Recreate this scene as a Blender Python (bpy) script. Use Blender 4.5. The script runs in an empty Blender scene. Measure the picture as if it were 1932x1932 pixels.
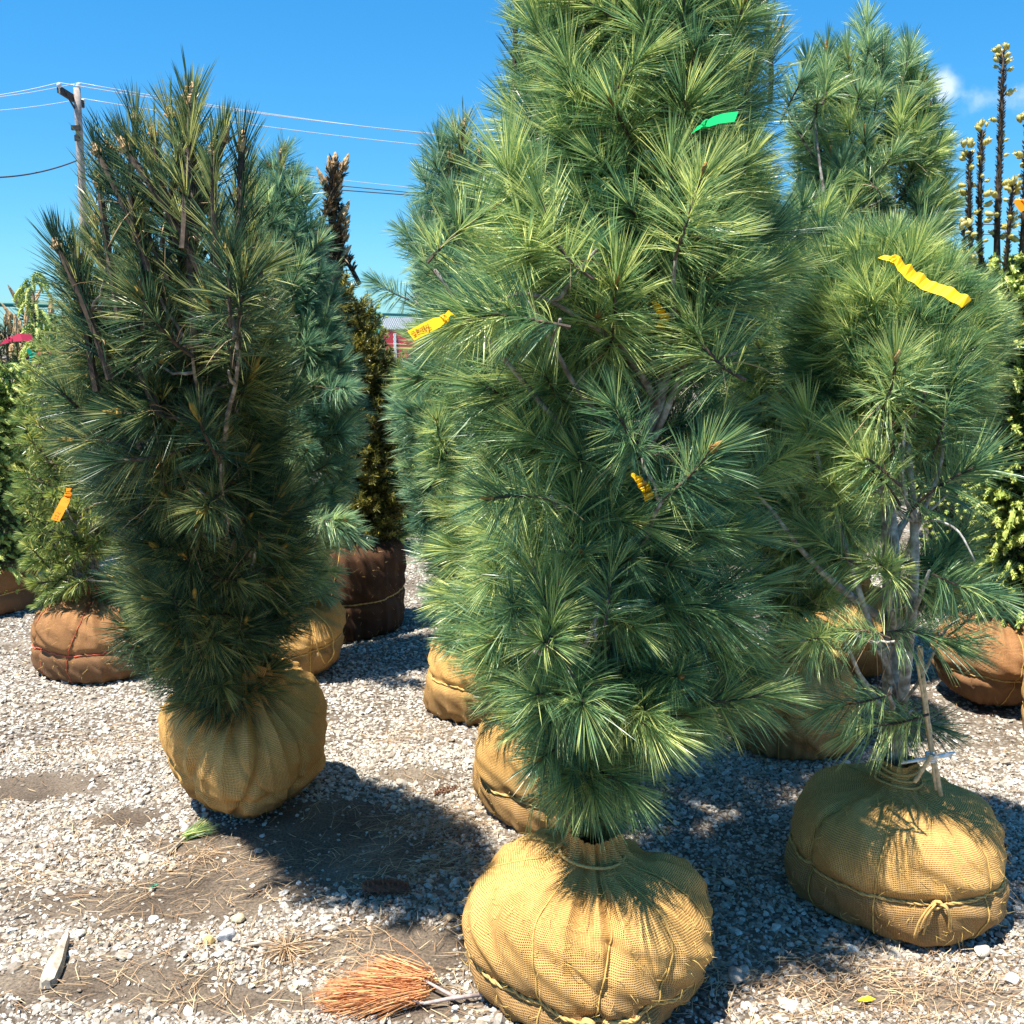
import bpy, math, random
import numpy as np
from mathutils import Vector, Matrix

# ------------------------------------------------------------------ camera, sky, sun, exposure
S = bpy.context.scene
CAM_H, PITCH, FPX = 1.6, math.radians(10.3), 1896.0      # eye height, look-down angle, focal length (for a 1932-unit-wide frame)
cam_d = bpy.data.cameras.new('camera'); cam = bpy.data.objects.new('camera', cam_d)
S.collection.objects.link(cam); S.camera = cam
cam.location = (0, 0, CAM_H); cam.rotation_euler = (math.pi/2 - PITCH, 0, 0)
cam_d.sensor_width = 36; cam_d.lens = 36*FPX/1932; cam_d.clip_start = .05; cam_d.clip_end = 3000

SUN = Vector((-.30, -.22, 1)).normalized()
sun_d = bpy.data.lights.new('sun', 'SUN'); sun = bpy.data.objects.new('sun', sun_d); S.collection.objects.link(sun)
sun_d.energy = 5.0; sun_d.angle = math.radians(.53); sun_d.color = (1, .955, .87)
sun.rotation_euler = SUN.to_track_quat('Z', 'Y').to_euler()

W = bpy.data.worlds.new('World'); S.world = W; W.use_nodes = True
wn, wl = W.node_tree.nodes, W.node_tree.links; wn.clear()
sky = wn.new('ShaderNodeTexSky'); sky.sky_type = 'NISHITA'; sky.sun_disc = False
sky.sun_elevation = math.asin(SUN.z); sky.sun_rotation = math.atan2(SUN.x, SUN.y)
sky.altitude = 200; sky.air_density = 1.0; sky.dust_density = .1; sky.ozone_density = 2.6
hs = wn.new('ShaderNodeHueSaturation'); hs.inputs['Saturation'].default_value = 1.7; hs.inputs['Hue'].default_value = .487
bg = wn.new('ShaderNodeBackground'); bg.inputs['Strength'].default_value = .145
wo = wn.new('ShaderNodeOutputWorld')
gm = wn.new('ShaderNodeGamma'); gm.inputs[1].default_value = .62
wl.new(sky.outputs[0], gm.inputs[0]); wl.new(gm.outputs[0], hs.inputs['Color'])
# a few thin fair-weather cloud puffs, each about its own direction in the sky
tc = wn.new('ShaderNodeTexCoord'); nz = wn.new('ShaderNodeTexNoise'); nz.inputs['Scale'].default_value = 15; nz.inputs['Detail'].default_value = 8; nz.inputs['Roughness'].default_value = .55
wl.new(tc.outputs['Generated'], nz.inputs[0]); tint = wn.new('ShaderNodeMixRGB'); tint.blend_type = 'MULTIPLY'; tint.inputs[0].default_value = 1; tint.inputs[2].default_value = (.40, .80, 1.10, 1)
wl.new(hs.outputs[0], tint.inputs[1]); prev = tint.outputs[0]
for cdir, sz in (((.425, .885, .190), (.045, .045, .014)), ((.56, .80, .215), (.10, .10, .028)), ((.369, .906, .203), (.014, .014, .013)), ((-.75, .5, .33), (.14, .14, .04)), ((.9, -.2, .35), (.16, .16, .05)), ((-.2, -.9, .3), (.18, .18, .05))):
    cv = Vector(cdir).normalized(); sb = wn.new('ShaderNodeVectorMath'); sb.operation = 'SUBTRACT'; sb.inputs[1].default_value = cv
    dv_ = wn.new('ShaderNodeVectorMath'); dv_.operation = 'DIVIDE'; dv_.inputs[1].default_value = sz; ln = wn.new('ShaderNodeVectorMath'); ln.operation = 'LENGTH'
    ma = wn.new('ShaderNodeMath'); ma.operation = 'MULTIPLY_ADD'; ma.inputs[1].default_value = 5.5
    mr = wn.new('ShaderNodeMapRange'); mr.inputs[1].default_value = 1.9; mr.inputs[2].default_value = .75; mr.inputs[4].default_value = .7; mr.interpolation_type = 'SMOOTHSTEP'
    m9 = wn.new('ShaderNodeMath'); m9.operation = 'SUBTRACT'; m9.inputs[0].default_value = 1.0
    mixc = wn.new('ShaderNodeMixRGB'); mixc.inputs['Color2'].default_value = (3.6, 4.0, 4.3, 1)
    wl.new(tc.outputs['Generated'], sb.inputs[0]); wl.new(sb.outputs[0], dv_.inputs[0]); wl.new(dv_.outputs[0], ln.inputs[0])
    wl.new(nz.outputs[0], m9.inputs[1]); wl.new(m9.outputs[0], ma.inputs[0]); wl.new(ln.outputs['Value'], ma.inputs[2])
    mr.inputs[1].default_value = 3.55; mr.inputs[2].default_value = 2.0
    wl.new(ma.outputs[0], mr.inputs[0]); wl.new(mr.outputs[0], mixc.inputs[0]); wl.new(prev, mixc.inputs[1]); prev = mixc.outputs[0]
wl.new(prev, bg.inputs[0]); wl.new(bg.outputs[0], wo.inputs[0])

S.view_settings.view_transform = 'Standard'; S.view_settings.look = 'None'
S.view_settings.exposure = 1.16; S.view_settings.gamma = 1; S.view_settings.use_curve_mapping = False
S.cycles.max_bounces = 6; S.cycles.diffuse_bounces = 3; S.cycles.glossy_bounces = 2; S.cycles.transmission_bounces = 3
S.cycles.use_denoising = True; S.cycles.caustics_reflective = False; S.cycles.caustics_refractive = False

# ------------------------------------------------------------------ helpers
PI = math.pi
rng = np.random.default_rng(7); random.seed(7)
SP, CP = math.sin(PITCH), math.cos(PITCH)
def ray(u, v):
    x, y = (u-966)/FPX, (966-v)/FPX
    return Vector((x, CP+y*SP, -SP+y*CP))
def P(u, v, d):                      # the point at distance d (metres along the ground) seen towards (u, v)
    r = ray(u, v); t = d/r.y
    return Vector((r.x*t, d, CAM_H+r.z*t))
def G(u, v):                         # the ground point seen towards (u, v)
    r = ray(u, v); t = -CAM_H/r.z
    return Vector((r.x*t, r.y*t, 0))

def link(o, parent=None):
    S.collection.objects.link(o)
    if parent: o.parent = parent
    return o
def tag(o, label=None, cat=None, group=None, kind=None):
    for k, v in (('label', label), ('category', cat), ('group', group), ('kind', kind)):
        if v: o[k] = v
    return o
def empty(name, loc, label, cat, group=None):
    o = bpy.data.objects.new(name, None); o.location = loc; o.empty_display_size = .1; link(o)
    return tag(o, label, cat, group)

class Geo:
    def __init__(s): s.v = []; s.f = []; s.m = []; s.n = 0; s.c = []
    def add(s, verts, faces, mat=0, col=None):
        b = s.n; s.v.extend([tuple(p) for p in verts]); s.n += len(verts)
        for f in faces: s.f.append(tuple(i+b for i in f)); s.m.append(mat)
        s.c.extend([.5 if col is None else col]*len(verts))
    def tube(s, pts, rad, n=6, mat=0, cap=True, col=None):
        pts = [Vector(p) for p in pts]; k = len(pts)
        if not hasattr(rad, '__len__'): rad = [rad]*k
        V = []; F = []; ref = Vector((.31, .52, .79))
        for i, p in enumerate(pts):
            t = (pts[min(i+1, k-1)]-pts[max(i-1, 0)])
            if t.length < 1e-9: t = Vector((0, 0, 1))
            t.normalize(); a = t.cross(ref)
            if a.length < .05: a = t.cross(Vector((1, 0, 0)))
            a.normalize(); b = t.cross(a); ref = -a.cross(t) if False else ref
            for j in range(n):
                w = 2*PI*j/n; V.append(p+(a*math.cos(w)+b*math.sin(w))*rad[i])
        for i in range(k-1):
            for j in range(n):
                j2 = (j+1) % n; F.append((i*n+j, i*n+j2, (i+1)*n+j2, (i+1)*n+j))
        if cap: F.append(tuple(range(n-1, -1, -1))); F.append(tuple((k-1)*n+j for j in range(n)))
        s.add(V, F, mat, col)
    def box(s, c, size, mat=0, rot=None):
        V = [Vector(((i & 1)-.5, ((i >> 1) & 1)-.5, (i >> 2)-.5)) for i in range(8)]
        V = [Vector((v.x*size[0], v.y*size[1], v.z*size[2])) for v in V]
        if rot: V = [rot @ v for v in V]
        s.add([v+Vector(c) for v in V], [(0, 2, 3, 1), (4, 5, 7, 6), (0, 1, 5, 4), (2, 6, 7, 3), (0, 4, 6, 2), (1, 3, 7, 5)], mat)
    def strip(s, pts, w, mat=0, col=None, side=None):      # tapering blade
        pts = [Vector(p) for p in pts]; k = len(pts); t = (pts[-1]-pts[0]).normalized()
        if side is None: side = Vector(rng.normal(size=3))
        side = side - t*side.dot(t); side.normalize()
        V = []; F = []
        for i, p in enumerate(pts[:-1]): V += [p-side*w/2, p+side*w/2]
        V.append(pts[-1])
        for i in range(k-2): F.append((2*i, 2*i+1, 2*i+3, 2*i+2))
        F.append((2*(k-2), 2*(k-2)+1, 2*(k-1)))
        s.add(V, F, mat, col)
    def mesh(s, name, mats, smooth=False):
        me = bpy.data.meshes.new(name); me.from_pydata(s.v, [], s.f)
        for m in mats: me.materials.append(m)
        me.polygons.foreach_set('material_index', s.m)
        if smooth: me.polygons.foreach_set('use_smooth', [True]*len(s.f))
        a = me.attributes.new('tone', 'FLOAT', 'POINT'); a.data.foreach_set('value', s.c)
        me.update(); return me
    def build(s, name, mats, parent=None, smooth=False):
        if not isinstance(mats, (list, tuple)): mats = [mats]
        return link(bpy.data.objects.new(name, s.mesh(name, mats, smooth)), parent)

# ------------------------------------------------------------------ materials
def mat(name, build):
    m = bpy.data.materials.new(name); m.use_nodes = True; nt = m.node_tree
    b = nt.nodes['Principled BSDF']; build(nt, b, nt.nodes.new, nt.links.new); return m
def ramp(new, stops):
    r = new('ShaderNodeValToRGB'); e = r.color_ramp.elements
    while len(e) < len(stops): e.new(.5)
    for i, (p, c) in enumerate(stops): e[i].position = p; e[i].color = (*c, 1)
    return r
def plain(name, c, rough=.6, spec=.3, noise=0, nscale=20):
    def f(nt, b, new, lk):
        b.inputs['Roughness'].default_value = rough; b.inputs['Specular IOR Level'].default_value = spec
        if noise:
            n = new('ShaderNodeTexNoise'); n.inputs['Scale'].default_value = nscale; n.inputs['Detail'].default_value = 5
            t = new('ShaderNodeTexCoord'); lk(t.outputs['Object'], n.inputs[0])
            r = ramp(new, [(.3, tuple(x*(1-noise) for x in c)), (.7, tuple(min(1, x*(1+noise)) for x in c))])
            lk(n.outputs[0], r.inputs[0]); lk(r.outputs[0], b.inputs['Base Color'])
        else: b.inputs['Base Color'].default_value = (*c, 1)
    return mat(name, f)
def needle_mat(name, dark, mid, light, trans=.42, rough=.34, spec=.6):
    def f(nt, b, new, lk):
        at = new('ShaderNodeAttribute'); at.attribute_name = 'tone'
        oi = new('ShaderNodeObjectInfo'); ma = new('ShaderNodeMath'); ma.operation = 'MULTIPLY_ADD'
        ma.inputs[1].default_value = .50; lk(oi.outputs['Random'], ma.inputs[0])
        su = new('ShaderNodeMath'); su.operation = 'SUBTRACT'; su.inputs[1].default_value = .25
        lk(at.outputs['Fac'], ma.inputs[2]); lk(ma.outputs[0], su.inputs[0])
        r = ramp(new, [(0, dark), (.5, mid), (1, light)]); lk(su.outputs[0], r.inputs[0])
        lk(r.outputs[0], b.inputs['Base Color']); b.inputs['Roughness'].default_value = rough
        b.inputs['Specular IOR Level'].default_value = spec
        tr = new('ShaderNodeBsdfTranslucent'); lk(r.outputs[0], tr.inputs[0])
        mx = new('ShaderNodeMixShader'); mx.inputs[0].default_value = trans
        lk(b.outputs[0], mx.inputs[1]); lk(tr.outputs[0], mx.inputs[2])
        lk(mx.outputs[0], nt.nodes['Material Output'].inputs[0])
    return mat(name, f)
M = {}
M['pine'] = needle_mat('pine_needles', (.035, .120, .085), (.215, .375, .155), (.80, .84, .28))
M['pine_dark'] = needle_mat('dark_pine_needles', (.016, .058, .042), (.085, .165, .075), (.58, .58, .20), spec=.45)
M['pine_blue'] = needle_mat('blue_pine_needles', (.045, .140, .110), (.21, .38, .22), (.66, .78, .36))
M['pine_yellow'] = needle_mat('yellow_pine_needles', (.10, .18, .055), (.27, .37, .10), (.68, .64, .16))
M['spruce'] = needle_mat('spruce_needles', (.04, .10, .055), (.12, .23, .10), (.32, .46, .16))
M['spruce_olive'] = needle_mat('olive_spruce_needles', (.045, .060, .018), (.17, .17, .035), (.60, .50, .09))
M['spruce_light'] = needle_mat('light_spruce_needles', (.07, .15, .06), (.24, .38, .10), (.52, .62, .18), trans=.4)
M['tip'] = needle_mat('new_growth', (.42, .54, .13), (.60, .68, .18), (.78, .76, .28), trans=.35, rough=.5)
M['tip_yellow'] = needle_mat('yellow_new_growth', (.50, .46, .12), (.66, .58, .18), (.8, .72, .34), trans=.3, rough=.5)
M['brown_needle'] = needle_mat('brown_needles', (.045, .030, .018), (.09, .060, .030), (.17, .11, .05), trans=.1)
M['straw'] = needle_mat('straw_needles', (.20, .11, .06), (.42, .27, .15), (.66, .50, .30), trans=.1, rough=.6, spec=.2)
M['orange_straw'] = needle_mat('orange_needles', (.42, .15, .06), (.74, .36, .15), (.88, .60, .30), trans=.15, rough=.6, spec=.25)
M['bud'] = plain('bud_scales', (.36, .19, .06), .6, .3, .35, 160)
M['bud_gold'] = plain('golden_bud_scales', (.42, .28, .06), .6, .3, .35, 160)
M['bud_pale'] = plain('pale_bud_scales', (.55, .36, .18), .6, .3, .3, 160)
def bark(nt, b, new, lk):
    t = new('ShaderNodeTexCoord'); n = new('ShaderNodeTexNoise'); n.inputs['Scale'].default_value = 45; n.inputs['Detail'].default_value = 6
    lk(t.outputs['Object'], n.inputs[0]); r = ramp(new, [(.32, (.08, .065, .05)), (.5, (.22, .185, .15)), (.68, (.46, .43, .38))])
    lk(n.outputs[0], r.inputs[0]); lk(r.outputs[0], b.inputs['Base Color']); b.inputs['Roughness'].default_value = .8
    bp = new('ShaderNodeBump'); bp.inputs['Strength'].default_value = .6; bp.inputs['Distance'].default_value = .004
    lk(n.outputs[0], bp.inputs['Height']); lk(bp.outputs[0], b.inputs['Normal'])
M['bark'] = mat('pine_bark', bark)
def bark2(nt, b, new, lk):
    t = new('ShaderNodeTexCoord'); n = new('ShaderNodeTexNoise'); n.inputs['Scale'].default_value = 70; n.inputs['Detail'].default_value = 6
    lk(t.outputs['Object'], n.inputs[0]); r = ramp(new, [(.3, (.03, .022, .016)), (.6, (.10, .068, .045)), (.8, (.22, .16, .11))])
    lk(n.outputs[0], r.inputs[0]); lk(r.outputs[0], b.inputs['Base Color']); b.inputs['Roughness'].default_value = .85
def bark3(nt, b, new, lk):
    bark(nt, b, new, lk); b.inputs['Roughness'].default_value = .7
    for n in nt.nodes:
        if n.type == 'VALTORGB':
            for e, c in zip(n.color_ramp.elements, ((.16, .14, .11), (.34, .31, .26), (.62, .60, .54))): e.color = (*c, 1)
M['bark_pale'] = mat('pale_grey_bark', bark3)
M['twig'] = mat('twig_bark', bark2)
def burlap_mat(name, c_hi, c_lo, dirt, pitch=.0042, dirt_h=.17):
    def f(nt, b, new, lk):
        uv = new('ShaderNodeUVMap'); no = new('ShaderNodeTexNoise'); no.inputs['Scale'].default_value = 9; no.inputs['Detail'].default_value = 3
        lk(uv.outputs[0], no.inputs[0])
        mv = new('ShaderNodeVectorMath'); mv.operation = 'SCALE'; mv.inputs['Scale'].default_value = .018; lk(no.outputs['Color'], mv.inputs[0])
        ad = new('ShaderNodeVectorMath'); ad.operation = 'ADD'; lk(uv.outputs[0], ad.inputs[0]); lk(mv.outputs[0], ad.inputs[1])
        hts = []
        for ax in ('X', 'Y'):
            w = new('ShaderNodeTexWave'); w.wave_type = 'BANDS'; w.bands_direction = ax; w.wave_profile = 'SIN'
            w.inputs['Scale'].default_value = 2*PI/(20*pitch)*(1.0 if ax == 'X' else .86)
            w.inputs['Distortion'].default_value = 1.1; w.inputs['Detail'].default_value = 1.5; w.inputs['Detail Scale'].default_value = .25
            lk(ad.outputs[0], w.inputs[0]); hts.append(w)
        mx = new('ShaderNodeMath'); mx.operation = 'MAXIMUM'; lk(hts[0].outputs['Fac'], mx.inputs[0]); lk(hts[1].outputs['Fac'], mx.inputs[1])
        tc = new('ShaderNodeTexCoord')
        n1 = new('ShaderNodeTexNoise'); n1.inputs['Scale'].default_value = 5; n1.inputs['Detail'].default_value = 6; lk(tc.outputs['Object'], n1.inputs[0])
        n2 = new('ShaderNodeTexNoise'); n2.inputs['Scale'].default_value = 260; n2.inputs['Detail'].default_value = 3; lk(tc.outputs['Object'], n2.inputs[0])
        tone = new('ShaderNodeMixRGB'); tone.inputs[1].default_value = (*c_lo, 1); tone.inputs[2].default_value = (*c_hi, 1)
        mr = new('ShaderNodeMapRange'); mr.inputs[1].default_value = .35; mr.inputs[2].default_value = .65; lk(n1.outputs[0], mr.inputs[0]); lk(mr.outputs[0], tone.inputs[0])
        gap = new('ShaderNodeMixRGB'); gap.blend_type = 'MULTIPLY'; gap.inputs[2].default_value = (.24, .17, .13, 1)
        iv = new('ShaderNodeMapRange'); iv.inputs[1].default_value = .72; iv.inputs[2].default_value = .30; iv.inputs[4].default_value = 1.0; lk(mx.outputs[0], iv.inputs[0])
        lk(iv.outputs[0], gap.inputs[0]); lk(tone.outputs[0], gap.inputs[1])
        fine = new('ShaderNodeMixRGB'); fine.blend_type = 'MULTIPLY'; fine.inputs[0].default_value = .55
        r2 = ramp(new, [(.3, (.55, .52, .48)), (.65, (1.15, 1.15, 1.1))]); lk(n2.outputs[0], r2.inputs[0]); lk(gap.outputs[0], fine.inputs[1]); lk(r2.outputs[0], fine.inputs[2])
        # soil stain rising from the base, ragged edge
        sx = new('ShaderNodeSeparateXYZ'); lk(tc.outputs['Object'], sx.inputs[0])
        a2 = new('ShaderNodeMath'); a2.operation = 'MULTIPLY_ADD'; a2.inputs[1].default_value = -.22; lk(n1.outputs[0], a2.inputs[0]); lk(sx.outputs[2], a2.inputs[2])
        dm = new('ShaderNodeMapRange'); dm.inputs[1].default_value = dirt_h-.10; dm.inputs[2].default_value = dirt_h-.17; dm.inputs[4].default_value = .6; lk(a2.outputs[0], dm.inputs[0])
        dx = new('ShaderNodeMixRGB'); dx.inputs[2].default_value = (*dirt, 1); lk(dm.outputs[0], dx.inputs[0]); lk(fine.outputs[0], dx.inputs[1])
        lk(dx.outputs[0], b.inputs['Base Color']); b.inputs['Roughness'].default_value = .9; b.inputs['Specular IOR Level'].default_value = .15
        bp = new('ShaderNodeBump'); bp.inputs['Strength'].default_value = .8; bp.inputs['Distance'].default_value = .0022; lk(mx.outputs[0], bp.inputs['Height'])
        bp2 = new('ShaderNodeBump'); bp2.inputs['Strength'].default_value = .35; bp2.inputs['Distance'].default_value = .01; lk(n1.outputs[0], bp2.inputs['Height'])
        lk(bp2.outputs[0], bp.inputs['Normal']); lk(bp.outputs[0], b.inputs['Normal'])
    return mat(name, f)
M['burlap'] = burlap_mat('burlap', (.90, .535, .185), (.66, .375, .12), (.13, .08, .045))
M['burlap_brown'] = burlap_mat('brown_burlap', (.52, .27, .12), (.36, .18, .075), (.11, .065, .04))
M['burlap_dark'] = burlap_mat('dark_burlap', (.15, .075, .04), (.07, .035, .02), (.04, .025, .018))
M['twine'] = plain('jute_twine', (.58, .37, .13), .85, .15, .35, 300)
M['thin_twine'] = plain('thin_twine', (.56, .36, .11), .85, .15, .35, 300)
M['red_twine'] = plain('red_twine', (.55, .12, .07), .8, .2, .3, 200)
M['fibre'] = plain('jute_fibre', (.62, .42, .13), .8, .2)

# ------------------------------------------------------------------ ground, stones, straw
def hnoise(x, y, seed=0):            # cheap smooth noise, about -1..1
    r = np.random.default_rng(seed+99); s = 0
    for k in range(6):
        a = r.uniform(0, 2*PI); f = 1.9**k*.9; p = r.uniform(0, 6.28, 2)
        s = s + np.sin((x*math.cos(a)+y*math.sin(a))*f+p[0]+1.3*np.sin((x*math.sin(a)-y*math.cos(a))*f*.7+p[1]))*.62**k
    return s/2.0
def relief(x, y):
    near = np.clip(1.6-y/8, .0, 1)
    return near*(.012*hnoise(x*2, y*2, 1)+.006*hnoise(x*9, y*9, 2))
DIRT = [(600, 1610, .34, .20), (760, 1800, .24, .13), (420, 1590, .20, .08), (380, 1655, .16, .08), (640, 1540, .2, .1), (780, 1460, .16, .06),
        (60, 1480, .22, .10), (230, 1540, .12, .06), (780, 1900, .16, .07), (480, 1890, .25, .05), (300, 1700, .35, .10), (200, 1850, .3, .08), (1750, 1880, .3, .06)]
DIRTW = [(G(u, v), rx, ry) for u, v, rx, ry in DIRT]
def stone_density(x, y):
    d = .80+.42*hnoise(x*1.6, y*2.4, 5)+.15*hnoise(x*6, y*8, 6)
    for g, rx, ry in DIRTW: d = d-1.0*np.exp(-(((x-g.x)/rx)**2+((y-g.y)/ry)**2)**1.5)
    return np.clip(d, .05, 1)
def ground_mat(nt, b, new, lk):
    t = new('ShaderNodeTexCoord')
    n1 = new('ShaderNodeTexNoise'); n1.inputs['Scale'].default_value = 3.5; n1.inputs['Detail'].default_value = 8
    n2 = new('ShaderNodeTexNoise'); n2.inputs['Scale'].default_value = 140; n2.inputs['Detail'].default_value = 5
    vo = new('ShaderNodeTexVoronoi'); vo.inputs['Scale'].default_value = 55; vo.inputs['Randomness'].default_value = 1
    for n in (n1, n2, vo): lk(t.outputs['Object'], n.inputs[0])
    soil = ramp(new, [(.3, (.085, .065, .048)), (.55, (.15, .118, .088)), (.75, (.23, .19, .145))]); lk(n1.outputs[0], soil.inputs[0])
    fine = ramp(new, [(.3, (.55, .55, .55)), (.7, (1.45, 1.42, 1.38))]); lk(n2.outputs[0], fine.inputs[0])
    mm = new('ShaderNodeMixRGB'); mm.blend_type = 'MULTIPLY'; mm.inputs[0].default_value = 1; lk(soil.outputs[0], mm.inputs[1]); lk(fine.outputs[0], mm.inputs[2])
    hsv = new('ShaderNodeSeparateColor'); lk(vo.outputs['Color'], hsv.inputs[0])
    st = ramp(new, [(0, (.17, .15, .13)), (.35, (.36, .34, .30)), (.7, (.52, .50, .46)), (1, (.68, .66, .62))]); lk(hsv.outputs[0], st.inputs[0])
    at = new('ShaderNodeAttribute'); at.attribute_name = 'gravel'
    ed = new('ShaderNodeMapRange'); ed.inputs[1].default_value = .55; ed.inputs[2].default_value = .30; lk(vo.outputs['Distance'], ed.inputs[0])
    mu = new('ShaderNodeMath'); mu.operation = 'MULTIPLY'; lk(ed.outputs[0], mu.inputs[0]); lk(at.outputs['Fac'], mu.inputs[1])
    mx = new('ShaderNodeMixRGB'); lk(mu.outputs[0], mx.inputs[0]); lk(mm.outputs[0], mx.inputs[1]); lk(st.outputs[0], mx.inputs[2])
    lk(mx.outputs[0], b.inputs['Base Color']); b.inputs['Roughness'].default_value = .95; b.inputs['Specular IOR Level'].default_value = .15
    bp = new('ShaderNodeBump'); bp.inputs['Strength'].default_value = .8; bp.inputs['Distance'].default_value = .008
    lk(n2.outputs[0], bp.inputs['Height']); lk(bp.outputs[0], b.inputs['Normal'])
def make_ground():
    xs = np.concatenate([-np.geomspace(900, 4.2, 26), np.linspace(-4, 4, 300), np.geomspace(4.2, 900, 26)])
    ys = np.concatenate([[-900, -200, -40, -8, -2, 0, .8], np.linspace(1.2, 7, 240), np.geomspace(7.2, 2500, 44)])
    X, Y = np.meshgrid(xs, ys); Z = relief(X, Y)*((Y > 0) & (np.abs(X) < 5))
    nx = len(xs); ny = len(ys); idx = np.arange(nx*ny).reshape(ny, nx)
    F = np.stack([idx[:-1, :-1], idx[:-1, 1:], idx[1:, 1:], idx[1:, :-1]], -1).reshape(-1, 4)
    me = bpy.data.meshes.new('ground'); me.from_pydata(np.stack([X, Y, Z], -1).reshape(-1, 3).tolist(), [], F.tolist())
    me.polygons.foreach_set('use_smooth', [True]*len(F)); me.materials.append(mat('gravelly_soil', ground_mat))
    a = me.attributes.new('gravel', 'FLOAT', 'POINT')
    a.data.foreach_set('value', (np.clip((stone_density(X, Y)-.25)*1.4, 0, 1)*np.clip(.45+Y/9, 0, 1)).ravel().astype(np.float32))
    return tag(link(bpy.data.objects.new('ground', me)), kind='structure')
make_ground()

def stone_mat(nt, b, new, lk):
    at = new('ShaderNodeAttribute'); at.attribute_type = 'INSTANCER'; at.attribute_name = 'shade'
    r = ramp(new, [(0, (.12, .09, .065)), (.15, (.25, .205, .16)), (.45, (.40, .36, .30)), (.75, (.56, .52, .455)), (.95, (.70, .665, .60)), (1, (.46, .34, .21))])
    lk(at.outputs['Fac'], r.inputs[0])
    t = new('ShaderNodeTexCoord'); n = new('ShaderNodeTexNoise'); n.inputs['Scale'].default_value = 1.8; n.inputs['Detail'].default_value = 6; lk(t.outputs['Object'], n.inputs[0])
    f = ramp(new, [(.3, (.72, .70, .68)), (.65, (1.12, 1.12, 1.12))]); lk(n.outputs[0], f.inputs[0])
    m = new('ShaderNodeMixRGB'); m.blend_type = 'MULTIPLY'; m.inputs[0].default_value = 1; lk(r.outputs[0], m.inputs[1]); lk(f.outputs[0], m.inputs[2])
    lk(m.outputs[0], b.inputs['Base Color']); b.inputs['Roughness'].default_value = .85; b.inputs['Specular IOR Level'].default_value = .25
M['stone'] = mat('gravel_stone', stone_mat)

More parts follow.
